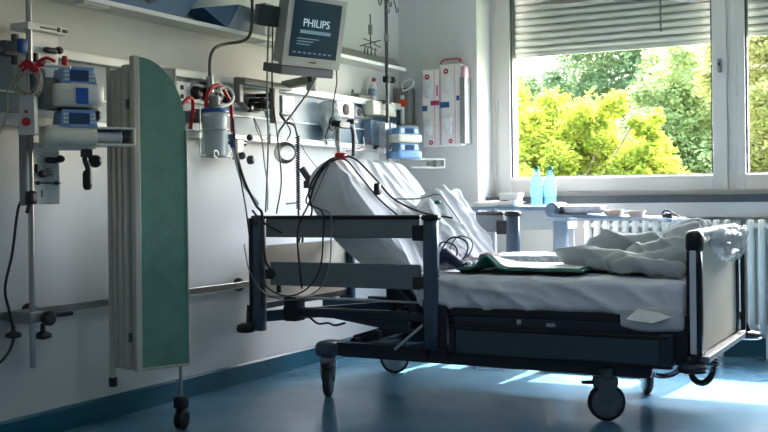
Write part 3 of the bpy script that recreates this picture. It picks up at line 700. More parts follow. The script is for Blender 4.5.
# black spiral cord with hook
m=MB();pts=[];z=1.36
for i in range(260):
    a=i*2*PI/8;pts.append((.2+.011*math.cos(a),5.05+.011*math.sin(a),1.36-i*.0016))
m.tube(pts,.0038,5,1);m.tube([(.2,5.05,.945),(.2,5.055,.85),(.2,5.06,.78)],.006,8)
t=thing('spiral_cord','black spiral cord with hooked end hanging behind the bed rail','cord',(.2,5.05,.76))
obj('spiral',m,'cabk',t)
obj('cord_top',MB().tube([(.06,5.06,1.52),(.12,5.04,1.45),(.19,5.03,1.42),(.2,5.05,1.36)],.006,8),'cabk',t)
obj('hook',MB().tube([(.2,5.06,.79),(.2,5.05,.76),(.2,5.075,.75),(.2,5.09,.77),(.2,5.09,.8)],.007,8).cyl((.2,5.05,.985),(.2,4.93,.98),.005),'bk',t)
# valves cluster
t=thing('gas_valve_cluster','cluster of black and steel gas valves on the duct under the arm','valves',(.08,4.85,1.48))
vb=MB();rd=random.Random(9)
for i in range(6):
    y=4.80+i*.022;z=1.55+rd.uniform(-.03,.04);vb.cyl((.05,y,z),(.12+rd.uniform(0,.03),y+.01,z),.011);vb.ball((.13,y+.01,z),.016)
obj('valve_knobs',vb,'bk',t)
obj('valve_body',MB().box((.045,4.79,1.51),(.08,4.94,1.54)).cyl((.09,4.74,1.5),(.09,4.97,1.505),.009).tube([(.1,4.84,1.52),(.14,4.86,1.46),(.14,4.9,1.46),(.1,4.92,1.53)],.004,6),'dst',t)
obj('valve_handle',MB().lathe((.1,4.715,1.50),[(.022,0),(.022,.02),(.01,.03)],(1,0,0)).cyl((.1,4.73,1.5),(.1,4.8,1.505),.007),'bk',t)
obj('hanging_plug',MB().cyl((.13,4.87,1.31),(.13,4.87,1.37),.009).cyl((.13,4.87,1.37),(.13,4.86,1.48),.002),'bk',t)
wallbox('grey_junction_box','grey square box on the duct beneath the monitor','box',5.06,5.19,1.49,1.60,.05,'tab')
# clamp under bottom strip
t=thing('rail_clamp_pair','grey metal clamp hanging below the duct beside the suction hose','clamp',(.1,4.62,1.2))
obj('clamp_body',MB().box((.06,4.53,1.325),(.12,4.62,1.35)).box((.07,4.60,1.22),(.11,4.66,1.33)).cyl((.09,4.56,1.31),(.09,4.7,1.31),.014),'dst',t,bev=.004)
obj('clamp_knob',MB().ball((.12,4.70,1.34),.018).ball((.12,4.63,1.24),.02).lathe((.1,4.72,1.22),[(.024,0),(.024,.02),(.01,.03)],(1,0,0)),'dgy',t)
# right part of duct: gauges, masks, boxes
t=wallbox('pressure_gauge_panel','white square gauge panel with a brown dial on the duct','gauge',5.70,5.92,1.52,1.62,.03,'wh')
obj('dial',MB().lathe((.075,5.81,1.57),[(.036,0),(.036,.008),(.0,.01)],(1,0,0)),'brown',t)
t=wallbox('dark_socket_panel','brown-grey socket panel between gauge and cream box','sockets',5.94,6.18,1.53,1.60,.02,'gy')
obj('socket',MB().lathe((.065,6.0,1.565),[(.025,0),(.02,.006)],(1,0,0)).lathe((.065,6.08,1.565),[(.025,0),(.02,.006)],(1,0,0)),'ink',t)
t=wallbox('cream_box','cream square box at the right end of the duct','box',6.06,6.38,1.555,1.645,.09,'beige',x0=.05)
obj('box_label',MB().box((.1405,6.12,1.58),(.142,6.34,1.62)),'paper',t)
obj('box_print',MB().box((.1422,6.14,1.59),(.143,6.29,1.593)).box((.1422,6.14,1.60),(.143,6.26,1.603)),'cabg',t)
t=wallbox('blue_bin_box','blue-grey wall bin below the cream box','bin',6.09,6.40,1.36,1.52,.06,'tabt')
t=thing('white_face_bag','crumpled clear bag with oxygen mask hanging on the duct','mask',(.1,5.58,1.35))
obj('mask_bag',MB().rbox((.06,5.50,1.38),(.13,5.66,1.60),.035,(8,10,12),lambda p,n:n*(.03*nz(p,18))),'bag',t)
obj('mask_ring',MB().torus((.14,5.54,1.46),.04,.005,(1,0,0)),'bk',t)
obj('mask_valve',MB().cyl((.1,5.58,1.47),(.18,5.58,1.46),.02).box((.12,5.6,1.44),(.17,5.7,1.48)),'bk',t,bev=.004)
obj('mask_nozzle',MB().cyl((.14,5.6,1.46),(.14,5.6,1.36),.014),'gy',t)
obj('flow_meter',MB().cyl((.12,5.62,1.33),(.12,5.62,1.45),.014),'cabw',t)
t=thing('small_camera_mount','small black and white swivel bracket on the duct','bracket',(.1,5.8,1.38))
obj('bracket_arm',MB().tube([(.05,5.80,1.48),(.12,5.81,1.49),(.12,5.84,1.42),(.12,5.87,1.36)],.009,8),'cabw',t)
obj('bracket_head',MB().box((.1,5.78,1.475),(.15,5.84,1.505)),'bk',t,bev=.004)
single('black_hose',MB().tube([(.14,5.7,1.46),(.16,5.74,1.44),(.16,5.755,1.36),(.16,5.75,1.27)],.011,8),'cabk','short thick black hose curving down beside the mask','hose')
single('pink_tube',MB().tube([(.1,6.14,1.55),(.1,6.15,1.47),(.1,6.08,1.38),(.12,5.9,1.325),(.14,5.7,1.30)],.003,6),'red','thin pink tube looping below the gauge panel','tube')
single('white_tube',MB().tube([(.12,5.62,1.33),(.14,5.64,1.31),(.15,5.72,1.31),(.15,5.9,1.32),(.14,5.92,1.40)],.0035,6),'cabw','thin white tube beside the mask valve','tube')
t=thing('spray_bottle','white slanted bottle with red cap on the duct top','bottle',(.06,6.22,1.66))
fr=FR((.05,6.20,1.662),90,0,14)
obj('bottle_body',MB(fr).lathe((0,0,0),[(.028,0),(.03,.01),(.03,.08),(.014,.11),(.012,.125)]),'cabw',t)
obj('cap',MB(fr).cyl((0,0,.125),(0,0,.15),.014),'red',t,label='red cap')
obj('bottle_label',MB(fr).cyl((0,0,.02),(0,0,.07),.0305),'tabt',t)
single('wire_ring',MB().torus((.06,5.93,1.685),.022,.004,(1,.3,0)),'dst','small dark wire ring on the duct top','ring')
single('folded_grey_cloth',MB().rbox((.01,5.98,1.66),(.08,6.16,1.69),.012,(3,8,3),lambda p,n:n*.012*nz(p,25)),'gy','folded grey cloth lying on the duct top beside the ring','cloth')
# IV pole right
ix,iy=.17,6.195
t=thing('infusion_stand','tall steel infusion pole with wire hooks in the corner','pole',(ix,iy,1.2))
obj('stand_tube',MB().cyl((ix,iy,1.18),(ix,iy,2.4),.0115),'dst',t)
hk=MB()
for a,(dy,z,dx) in enumerate(((-.10,2.27,.0),(-.05,2.22,.03),(.04,2.28,0),(.10,2.25,.02))):
    hk.tube([(ix,iy,2.31),(ix+dx,iy+dy*.6,2.33),(ix+dx,iy+dy,z+.03),(ix+dx,iy+dy+.012,z),(ix+dx,iy+dy+.035,z+.01),(ix+dx,iy+dy+.035,z+.035)],.004,6)
obj('wire_hooks',hk,'dst',t)
cl=obj('pole_clamp',MB().box((ix-.02,iy-.025,1.77),(ix+.02,iy+.025,1.81)),'bk',t,bev=.004)
obj('clamp_knob',MB().cyl((ix,iy+.02,1.79),(ix+.01,iy+.06,1.79),.01).lathe((ix+.01,iy+.065,1.79),[(.012,-.02),(.02,0),(.012,.02)],(0,0,1)),'bk',cl)
obj('stand_bracket',MB().box((.05,iy-.02,1.63),(ix+.015,iy+.02,1.655)),'dst',t)
obj('stand_bracket',MB().box((.05,iy-.02,1.33),(ix+.015,iy+.02,1.355)),'dst',t)
obj('pole_joint',MB().cyl((ix,iy,2.04),(ix,iy,2.09),.017),'gy',t)
t=thing('wire_hook_rack','small wire rack with crossed hooks hanging beside the infusion pole','rack',(.14,6.05,1.93))
obj('rack_rod',MB().cyl((.14,6.03,1.98),(.14,6.03,2.20),.004),'dst',t)
obj('rack_sleeve',MB().cyl((.14,6.03,2.07),(.14,6.03,2.13),.014),'gy',t)
w=MB();w.cyl((.14,5.94,2.03),(.14,6.10,2.02),.0035).cyl((.06,6.03,2.0),(.2,6.06,2.03),.0035).cyl((.14,6.08,2.01),(.14,6.17,2.0),.0035)
for y in(5.95,5.99,6.04,6.09): w.torus((.14,y,1.95),.014,.003,(1,.4,0),12,6).cyl((.14,y,1.965),(.14,y+.01,1.99),.003)
w.cyl((.14,5.94,1.985),(.14,6.12,1.975),.003);obj('rack_hooks',w,'dst',t)
# pumps right
def spump(z,label,big):
    fr=FR((.22,6.16,z),60)
    t=thing('infusion_pump',label,'pump',(.22,6.24,z),'infusion pumps on the corner pole')
    obj('pump_body',MB(fr).rbox((0,-.06,0),(.20,.06,.055),.01,(5,4,3)),'beige' if big else 'pb',t)
    o=obj('control_panel',MB(fr).prism([(.02,.05),(.18,.05),(.17,.10),(.03,.10)],-.055,.04,'y'),'pb',t,bev=.01)
    obj('display',MB(fr).box((.07,-.062,.058),(.13,-.054,.092)),'lcd',o)
    obj('keypad',MB(fr).box((.035,-.06,.06),(.06,-.054,.09)).box((.14,-.06,.06),(.165,-.054,.09)),'wh',o)
spump(1.37,'blue and cream infusion pump, upper one of the corner pole stack',True);spump(1.262,'blue infusion pump, lower one of the corner pole stack',False)
t=thing('pump_holder','silver mounting frame holding the corner pumps on the pole','holder',(.17,6.16,1.24))
obj('holder_body',MB().box((.14,6.13,1.25),(.19,6.19,1.50)).box((.14,6.19,1.46),(.2,6.26,1.50)).box((.14,6.1,1.30),(.2,6.14,1.34)),'alu',t,bev=.004)
t=thing('syringe_cradle','white syringe driver end sticking out below the corner pumps','pump',(.3,6.55,1.19))
fr=FR((.28,6.30,1.20),45)
obj('cradle_frame',MB(fr).box((0,-.03,0),(.24,.03,.012)).box((0,-.03,.056),(.24,.03,.068)).box((.228,-.03,0),(.24,.03,.068)),'wh',t,bev=.006)
obj('plunger_disc',MB(fr).cyl((.12,0,.034),(.19,0,.034),.012).cyl((.17,0,.034),(.18,0,.034),.024),'gy',t)
#@@
# ------------------------------------------------------------------ window wall left part: dispenser, glove boxes
t=thing('soap_dispenser','grey wall dispenser with lever arm and orange label in the corner','dispenser',(.09,YW,1.50))
obj('dispenser_body',MB().box((.0,YW-.1,1.52),(.125,YW,1.775)),'gy',t,bev=.005)
obj('drip_tray',MB().box((.0,YW-.15,1.49),(.16,YW-.02,1.51)),'wh',t,bev=.004)
obj('lever_arm',MB().tube([(.08,YW-.1,1.76),(.11,YW-.16,1.80),(.17,YW-.17,1.82),(.20,YW-.17,1.80),(.16,YW-.15,1.765),(.09,YW-.12,1.75)],.006,8),'cabw',t)
obj('pump_tube',MB().cyl((.085,YW-.12,1.52),(.085,YW-.12,1.72),.014),'cabw',t)
obj('orange_label',MB().box((.065,YW-.142,1.64),(.125,YW-.134,1.69)),'ora',t,label='orange label')
DISP=0
def glove(x0,x1,z0,z1,label,flip):
    t=thing('glove_box',label,'box',((x0+x1)/2,YW,z0),'glove boxes on the window wall')
    y=YW-.09
    obj('carton',MB().box((x0,y,z0),(x1,YW,z1)),'wh',t,bev=.003)
    w=x1-x0;h=z1-z0
    obj('pink_print',MB().box((x0+w*.7,y-.0015,z0+.01),(x0+w*.76,y,z1-.01)).box((x0+w*.02,y-.0015,z0+.01),(x0+w*.06,y,z1-.01)),'pink',t)
    m=MB()
    for k in(.25,.75):
        m.lathe((x0+w*.42,y+.001,z0+h*k),[(.026,0),(.026,.004),(.018,.005)],(0,-1,0))
    gl=MB()
    for k in(.25,.75): gl.rbox((x0+w*.24,y-.02,z0+h*k-.06),(x0+w*.6,y,z0+h*k+.06),.01,(4,3,8),lambda p,n:n*.012*nz(p,40,k*4))
    obj('glove_bunch',gl,'cabw',t)
    c='mag' if not flip else 'dblue'
    obj('badge',MB().lathe((x0+w*.3,y,z1-.045),[(.019,0),(.016,.002)],(0,-1,0),20).lathe((x0+w*.5,y,z0+.03),[(.016,0),(.016,.002)],(0,-1,0),20),'mag',t)
    obj('badge_centre',MB().box((x0+w*.3-.006,y-.0035,z1-.049),(x0+w*.3+.006,y-.002,z1-.041)).box((x0+w*.5-.006,y-.0035,z0+.026),(x0+w*.5+.006,y-.002,z0+.034)),'wh',t)
    if flip: obj('size_print',MB().box((x0,y-.003,z0+h*.47),(x0+w*.45,y,z0+h*.54)).box((x1-.03,y-.003,z0+h*.55),(x1-.008,y,z0+h*.61)),'dblue',t)
    else:
        obj('size_print',MB().box((x0,y-.003,z0+h*.47),(x0+w*.3,y,z0+h*.54)),'dblue',t)
        obj('name_print',MB().box((x0+w*.5,y-.003,z0+h*.54),(x1,y,z0+h*.6)).box((x0+w*.85,y-.003,z0+h*.66),(x0+w*.92,y,z0+h*.8)),'mag',t)
glove(.225,.355,1.355,1.885,'white and pink glove box, left one of the pair on the wall',False)
glove(.362,.515,1.36,1.915,'white and pink glove box, right one of the pair on the wall',True)
t=thing('glove_box_holder','grey metal holder around the right glove box','holder',(.5,YW,1.36))
obj('holder_side',MB().box((.517,YW-.11,1.37),(.555,YW,1.82)),'gy',t,bev=.003)
obj('holder_top',MB().rbox((.517,YW-.1,1.80),(.555,YW-.02,1.90),.012,(3,3,4)),'pink',t)
obj('holder_wire',MB().tube([(.35,YW-.05,1.93),(.38,YW-.05,1.955),(.49,YW-.05,1.955),(.5,YW-.05,1.93)],.006,6),'mag',t)
#@@
# ------------------------------------------------------------------ hospital bed
YN,YR=4.5,5.42
bed=thing('hospital_bed','dark blue-grey hospital bed with raised backrest and castors','bed',(1.35,4.95,0))
def part(n,mb,m,p=bed,**k): return obj(n,mb,m,p,**k)
# chassis
ch=MB()
for y in(4.66,5.30):
    ch.prism([(.62,.215),(.75,.205),(2.28,.20),(2.30,.275),(1.0,.275),(.66,.275),(.60,.262)],y-.03,y+.03,'y')
ch.box((.66,4.66,.215),(.74,5.30,.262)).box((2.18,4.66,.205),(2.26,5.30,.262)).box((1.05,4.66,.215),(1.15,5.3,.262))
part('chassis',ch,'bedd',bev=.006)
def castor(x,y,ang,cap):
    o=math.radians(ang);ax=V((math.cos(o),math.sin(o),0))
    fr=M.Translation((x,y,0))@M.Rotation(o,4,'Z')   # local x = wheel axis
    f=MB(fr);f.cyl((0,0,.17),(0,0,.235),.03)
    for s in(-1,1): f.prism([(-.035,.175),(.045,.175),(.035,.10),(.01,.075),(-.02,.085),(-.045,.13)],s*.028-.004,s*.028+.004,'x')
    f.rbox((-.034,-.06,.15),(.034,.05,.20),.014,(4,5,3))
    c=part('castor',f,'bedr')
    w=MB(fr).lathe((-.017,0,.084),[(.068,0),(.076,.0),(.084,.008),(.084,.026),(.076,.034),(.068,.034)],(1,0,0),32);obj('tyre',w,'rub',c)
    w=MB(fr).lathe((-.019,0,.084),[(.0,0),(.03,-.002),(.069,.002),(.069,.036),(.03,.04),(0,.038)],(1,0,0),28);obj('hub',w,'hub' if not cap else 'tab',c)
    p=MB(fr).rbox((-.02,-.11,.165),(.02,-.04,.18),.006,(3,3,2));obj('brake_pedal',p,'bedk',c)
castor(.645,4.62,20,False);castor(2.085,4.63,-62,False);castor(.62,5.40,-62,True);castor(2.08,5.36,28,True)
# head end cross cover above near castor
part('castor_cover',MB().rbox((.585,4.57,.2),(.70,4.72,.282),.03,(5,5,4)).rbox((.585,5.24,.2),(.70,5.40,.282),.03,(5,5,4)),'bed')
# lift arms
la=MB()
for y in(4.78,5.18):
    la.beam((.72,y,.27),(1.25,y,.43),.05,.055).beam((1.25,y,.27),(.95,y,.42),.04,.05).beam((2.15,y,.26),(1.65,y,.43),.05,.055)
la.box((1.0,4.76,.37),(1.30,5.2,.46)).cyl((1.25,4.72,.43),(1.25,5.24,.43),.025).cyl((.75,4.7,.27),(.75,5.26,.27),.022)
part('lift_arm',la,'bedd',bev=.005)
part('lift_motor',MB().box((1.08,4.88,.30),(1.24,5.05,.46)).cyl((1.05,4.97,.38),(1.7,4.97,.33),.03).box((1.5,4.85,.28),(2.1,5.08,.40)),'bedk',bev=.01)
# deck frame
dk=MB();
for y in(4.60,5.32): dk.box((.50,y-.02,.405),(2.45,y+.02,.445))
dk.prism([(.40,.408),(.70,.402),(1.12,.345),(1.12,.452),(.40,.448)],4.585,4.62,'y')
for x in(1.1,1.5,1.9,2.4): dk.box((x,4.6,.41),(x+.04,5.32,.44))
part('deck_frame',dk,'bedd',bev=.004)
part('head_arm',MB().beam((.27,4.58,.395),(.86,5.06,.43),.03,.055).box((.26,5.2,.39),(.60,5.23,.44)),'bed')
part('clamp_block',MB().box((.425,4.55,.38),(.50,4.64,.505)),'bedk',bev=.006)
part('clamp_block',MB().box((.78,5.0,.42),(.86,5.10,.52)).box((.92,4.6,.30),(.95,4.64,.35)).cyl((1.02,4.62,.44),(1.02,4.62,.50),.014),'bedk',bev=.006)
part('cross_tube',MB().cyl((.30,4.56,.502),(1.22,4.56,.502),.006).cyl((.82,4.6,.40),(1.22,4.6,.43),.006).beam((1.06,4.56,.27),(1.22,4.56,.40),.01,.012),'alu')
part('backrest_strut',MB().beam((1.15,4.70,.44),(.82,4.70,.80),.03,.035).beam((1.15,5.2,.44),(.82,5.2,.80),.03,.035),'bedd')
part('loose_cord',MB().tube([(.55,4.6,.40),(.6,4.6,.37),(.66,4.6,.375),(.70,4.6,.365),(.76,4.6,.38)],.006,6),'cabk')
# foot-half deck rail and stowed rail
part('side_beam',MB().box((1.38,YN,.455),(2.47,YN+.03,.492)),'bedk',bev=.004)
part('deck_side',MB().box((1.40,YN-.005,.408),(2.46,YN+.02,.455)),'bedd',bev=.004)
part('deck_side',MB().box((1.40,5.36,.408),(2.46,5.39,.49)),'bedd',bev=.004)
part('beam_fitting',MB().box((1.86,YN-.02,.425),(1.90,YN,.44)).box((1.72,YN-.015,.43),(1.74,YN,.45)),'alu')
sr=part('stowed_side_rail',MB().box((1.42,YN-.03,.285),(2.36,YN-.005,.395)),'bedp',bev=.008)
obj('rail_edge',MB().box((1.39,YN-.032,.395),(2.40,YN+.0,.412)).box((1.39,YN-.032,.29),(1.42,YN-.0,.41)),'bedk',sr,bev=.004)
obj('rail_end',MB().box((2.36,YN-.03,.285),(2.42,YN+.01,.42)),'bedd',sr,bev=.006)
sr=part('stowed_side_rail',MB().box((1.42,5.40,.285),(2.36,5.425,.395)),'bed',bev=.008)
part('lower_bar',MB().box((1.2,YN+.02,.262),(2.4,YN+.05,.29)),'bedk',bev=.004)
# mattress foot half
def wr(p,n):
    return n*(.006*fold(p,5,1)+.004*nz(p,14,2))+V((0,0,.008*nz((p.x*1.0,p.y*2,0),3,4)))
def cre(p,dirs,seed=0,fr=1,sh=5):
    """straight cloth creases: sharp ridges along several directions, broken up by noise"""
    t=0
    for k,d in enumerate(dirs):
        q=(p[0]*d[0]+p[1]*d[1]+p[2]*d[2])*fr+1.1*nz(p,2.2,seed+k)+k*.37
        f=q-math.floor(q);r=(1-abs(2*f-1))**sh
        t+=r*max(0,min(1,.5+1.8*nz(p,1.8,seed+k+20)))
    return t
def wr2(p,n):
    if n.z>.6: return n*(.008*cre(p,((3,5,0),(5,-3,0)),3)+.004*nz(p,12,2))
    return n*(.014*cre(p,((6,0,5),(7,0,-4),(3,0,9)),5,1,3)+.006*nz(p,14,2))+V((0,0,.004*nz(p,5,6)))
mt=part('mattress',MB().rbox((1.20,4.50,.488),(2.465,5.40,.642),.04,(110,60,16),wr2),'sheet',label='mattress under a wrinkled white sheet')
# backrest
def sheetfn(p,n):
    q=n*(.010*fold((p.x,p.y,p.z*.4),5,3)+.006*nz(p,12,3))
    return q
def backgrid():
    a0=V((.735,0,1.185));a1=V((1.17,0,.650));nr=V((.776,0,.631));t=.13
    # rounded, quilted slab: profile runs round the slab, swept across the bed with sheet folds
    prof=[]
    top=a0;bot=a1
    back=lambda p:p-nr*t
    prof=[bot+V((0,0,-.02))]+[bot.lerp(top,i/26) for i in range(27)]
    tp=top-nr*.03+V((-.012,0,.02));prof+=[top+V((-.018,0,.016)),top+V((-.05,0,.022)),top+V((-.09,0,.008)),top+V((-.135,0,-.025)),top+V((-.17,0,-.055))]
    prof+=[V((.555,0,1.06)),V((.552,0,1.02)),V((.57,0,.97)),V((.62,0,.90)),V((.70,0,.80)),V((.85,0,.68)),V((1.0,0,.60)),V((1.12,0,.60))]
    n=len(prof);m=90;vs=[];fs=[]
    ctr=V((.86,0,.90))
    for j in range(m+1):
        v=j/m;y=4.585+v*(5.33-4.585);e=min(v,1-v)*m
        k=[.985,.996,1][min(2,int(e))]
        for i,p in enumerate(prof):
            q=ctr+(p-ctr)*k;q=V((q.x,y,q.z))
            if i<30:
                g=.020*cre((q.x,y,q.z),((0,5.5,2.6),(0,7,-1.2),(0,2.6,4.5)),2,1,4)+.004*nz(q,18,1)-.004
                q+=nr*g
            else: q+=V((-1,0,.1))*.01*nz(q,8,2)
            vs.append(q)
    for j in range(m):
        for i in range(n):
            fs.append((j*n+i,(j+1)*n+i,(j+1)*n+(i+1)%n,j*n+(i+1)%n))
    mb=MB();mb.add(vs,fs,True)
    # side faces: fan grid toward the centre, slightly bulged, with drape folds
    for j,sg in((0,-1),(m,1)):
        ring=[vs[j*n+i] for i in range(n)];rows=8;ws=[];c=V((.86,ring[0].y,.88))
        for r in range(rows+1):
            for i,p in enumerate(ring):
                q=p.lerp(c,r/rows);q.y+=sg*(.022*math.sin(min(1,r/rows*1.6)*PI/2)+.02*cre((q.x,0,q.z),((4,0,-3),(6,0,1.5)),7,1,3)*min(1,r/2)+.008*nz(q,7,4)*min(1,r/2));ws.append(q)
        fs2=[]
        for r in range(rows):
            for i in range(n):
                f=(r*n+i,r*n+(i+1)%n,(r+1)*n+(i+1)%n,(r+1)*n+i);fs2.append(f if sg<0 else f[::-1])
        mb.add(ws,fs2,True)
    return mb
bk=part('backrest_mattress',backgrid(),'sheet',label='raised backrest section under a draped white sheet',sub=1)
part('backrest_frame',MB().beam((.50,4.62,1.165),(.66,4.62,.94),.02,.032).box((.52,4.6,1.06),(.56,4.65,1.10)),'dgy',bev=.004)
part('backrest_frame',MB().beam((.62,4.60,.90),(1.16,4.60,.46),.025,.03).beam((.62,5.32,.90),(1.16,5.32,.46),.025,.03),'bedd',bev=.004)
# head half side rails, near and far
def siderail(y,near):
    s=part('side_rail',MB().box((.36,y-.012,.812),(1.235,y+.012,.905)),'bedr',bev=.006,label='raised %s side rail'%('near' if near else 'far'))
    obj('rail_cap',MB().box((.30,y-.02,.905),(1.24,y+.02,.922)),'bedk',s,bev=.006)
    obj('lower_board',MB().box((.385,y-.012,.568),(1.235,y+.012,.688)),'bedr',s,bev=.006)
    obj('rail_link',MB().box((1.20,y-.022,.80),(1.26,y+.018,.875)).box((1.20,y-.022,.575),(1.26,y+.018,.63)).box((.36,y-.02,.60),(.41,y+.02,.65)).box((.42,y-.01,.53),(.44,y+.01,.57)),'bedk',s,bev=.004)
    obj('rail_post',MB().rbox((1.255,y-.025,.29),(1.328,y+.02,.915),.012,(3,3,4)),'bed',s)
    obj('post_cap',MB().rbox((1.25,y-.03,.895),(1.335,y+.025,.925),.01,(3,3,3)),'bedk',s)
    obj('slide_cover',MB().box((1.33,y-.015,.25),(1.37,y+.02,.50)).box((1.24,y+.0,.24),(1.26,y+.03,.62)),'bedk',s,bev=.004)
siderail(YN,True)
nb=len(COL.objects);siderail(YR,False)
for o in list(COL.objects)[nb:]:
    if o.parent==bed: o.location.x+=.055
# head end
hp=part('head_post',MB().rbox((.275,4.475,.33),(.345,4.52,.925),.01,(3,3,4)).rbox((.275,5.40,.33),(.345,5.445,.925),.01,(3,3,4)),'bed')
obj('post_edge',MB().box((.268,4.47,.45),(.28,4.52,.91)).box((.34,4.47,.45),(.35,4.49,.91)).box((.30,4.47,.87),(.32,4.474,.90)),'bedk',hp)
hb=part('headboard',MB().prism([(4.52,.47),(5.40,.47),(5.40,.735),(5.30,.765),(4.62,.765),(4.52,.735)],.285,.31,'x'),'cream',label='cream headboard panel')
obj('headboard_bar',MB().box((.24,4.52,.36),(.26,4.54,.87)).cyl((.25,4.53,.87),(.25,4.56,.84),.015).box((.27,4.52,.44),(.32,5.42,.475)),'bedk',hb,bev=.004)
obj('headboard_post',MB().box((.27,5.39,.44),(.33,5.44,.80)),'bedd',hb)
part('bumper_wheel',MB().lathe((.245,4.47,.322),[(.03,0),(.046,.004),(.05,.02),(.046,.04),(.02,.05)]).cyl((.25,4.49,.34),(.25,4.5,.46),.016),'bedk')
part('bumper_wheel',MB().lathe((.245,5.47,.322),[(.03,0),(.046,.004),(.05,.02),(.046,.04),(.02,.05)]).cyl((.25,5.45,.34),(.25,5.44,.46),.016),'bedk')
# footboard
XF=2.50
fp=part('footboard_panel',MB().box((XF,4.55,.335),(XF+.02,5.36,.80)),'cream',bev=.003,label='cream footboard panel')
fr_=part('footboard_frame',MB().rbox((XF-.03,YN-.02,.33),(XF+.035,YN+.035,.78),.012,(3,3,4)).rbox((XF-.02,5.36,.33),(XF+.03,5.41,.78),.012,(3,3,4)),'bedk')
obj('frame_strip',MB().box((XF-.012,YN-.028,.34),(XF+.014,YN-.018,.77)),'tab',fr_,bev=.003)
obj('frame_corner',MB().rbox((XF-.034,YN-.03,.755),(XF+.04,YN+.05,.855),.03,(5,5,5)).rbox((XF-.024,5.34,.76),(XF+.035,5.42,.86),.028,(5,5,5)),'bedk',fr_)
part('footboard_handle',MB().rbox((XF-.014,YN+.03,.822),(XF+.022,5.36,.858),.016,(3,12,3)),'tab',label='silver handle along the footboard')
part('foot_bar',MB().box((XF-.03,YN,.305),(XF+.06,5.38,.33)),'bedr',bev=.004)
part('foot_underframe',MB().box((2.28,4.55,.28),(XF+.03,4.62,.34)).box((2.28,5.26,.28),(XF,5.33,.34)).box((XF-.09,4.50,.30),(XF-.03,4.56,.46)),'bedk')
for y,z in((4.48,.265),(5.44,.292)):
    b=part('bumper_wheel',MB().lathe((XF-.005 if y<5 else XF+.065,y,z),[(.03,0),(.056,.004),(.06,.02),(.054,.032),(.03,.038)],n=28),'bedd')
    obj('bumper_rim',MB().torus((XF-.005 if y<5 else XF+.065,y,z+.006),.056,.005),'alu' if y>5 else 'bedk',b)
    obj('bumper_stem',MB().cyl((XF-.005 if y<5 else XF+.065,y,z+.036),(XF+.02,y-.01*(1 if y>5 else -1),z+.13),.012),'bedk',b)
part('far_corner_post',MB().box((XF+.04,5.37,.34),(XF+.06,5.41,.85)),'bedk',bev=.003)
# spiral cable
def spiral(ctrl,R,r,turns):
    base=MB();P=[V(p) for p in ctrl];out=[]
    def bez(t):
        n=len(P)-1;return sum((P[i]*math.comb(n,i)*(1-t)**(n-i)*t**i for i in range(n+1)),V((0,0,0)))
    N_=turns*8
    for i in range(N_+1):
        t=i/N_;c=bez(t);d=(bez(min(1,t+.01))-bez(max(0,t-.01))).normalized();a=d.cross(V((0,1,0)));a=a.normalized() if a.length>.01 else V((1,0,0));b=d.cross(a)
        g=i*2*PI/8;out.append(c+a*R*math.cos(g)+b*R*math.sin(g))
    base.tube(out,r,5,1);return base
part('spiral_cable',spiral([(2.47,4.60,.32),(2.43,4.58,.19),(2.53,4.58,.175),(2.56,4.62,.20),(2.545,4.70,.33)],.012,.0035,34),'cabk')
part('spiral_cable',spiral([(2.22,4.66,.27),(2.28,4.66,.19),(2.36,4.66,.20),(2.42,4.60,.26)],.010,.003,22),'cabk')
part('hanging_tag',MB().add([(2.27,4.478,.520),(2.43,4.474,.497),(2.34,4.44,.465),(2.225,4.45,.477)],[(0,1,2,3)]),'paper',thick=.002,label='white paper tag')
part('sheet_tail',MB().rbox((2.18,4.475,.43),(2.46,4.53,.53),.02,(12,4,6),lambda p,n:n*.02*nz(p,12,2)),'sheetg',label='loose grey sheet tail')
# ------------------------------------------------------------------ bedding on top (each lifts away)
def cfold(A,B):
    return lambda p,n:n*(A*cre(p,((5,3,8),(2,8,-3)),11,1,3)+B*nz(p,16,5)-A*.3)
m=MB()
caps(m,[(1.835,4.86,.712),(1.95,4.80,.715),(2.10,4.78,.70)],.048)
caps(m,[(1.90,4.92,.70),(2.02,4.88,.69),(2.2,4.85,.70)],.05)
caps(m,[(1.93,5.02,.752),(2.04,5.02,.778),(2.20,5.0,.755),(2.40,4.98,.76)],.062)
caps(m,[(2.03,5.15,.72),(2.2,5.17,.71),(2.41,5.15,.75)],.058)
caps(m,[(2.14,4.63,.692),(2.24,4.60,.70),(2.33,4.59,.69),(2.42,4.60,.685)],.042)
caps(m,[(2.10,4.72,.70),(2.24,4.70,.71),(2.41,4.70,.73)],.05)
caps(m,[(2.16,4.84,.725),(2.28,4.80,.745),(2.41,4.78,.775)],.055)
m.rbox((1.95,4.72,.655),(2.45,5.22,.72),.03,(4,4,2))
single('crumpled_blanket',melt(m,.011,9,cfold(.022,.011)),'blan','crumpled grey-green blanket heaped at the foot of the bed','blanket')
m=MB();caps(m,[(2.22,5.12,.80),(2.32,5.08,.845),(2.42,5.0,.865)],.032);caps(m,[(2.28,4.98,.81),(2.36,4.94,.835),(2.43,4.88,.85)],.03);caps(m,[(2.25,5.2,.79),(2.38,5.2,.83),(2.43,5.15,.85)],.035);m.rbox((2.28,4.9,.76),(2.44,5.22,.83),.03,(4,4,2))
single('folded_sheet',melt(m,.011,5,cfold(.012,.005)),'sheetg','pale bunched sheet on the blanket against the footboard','sheet')
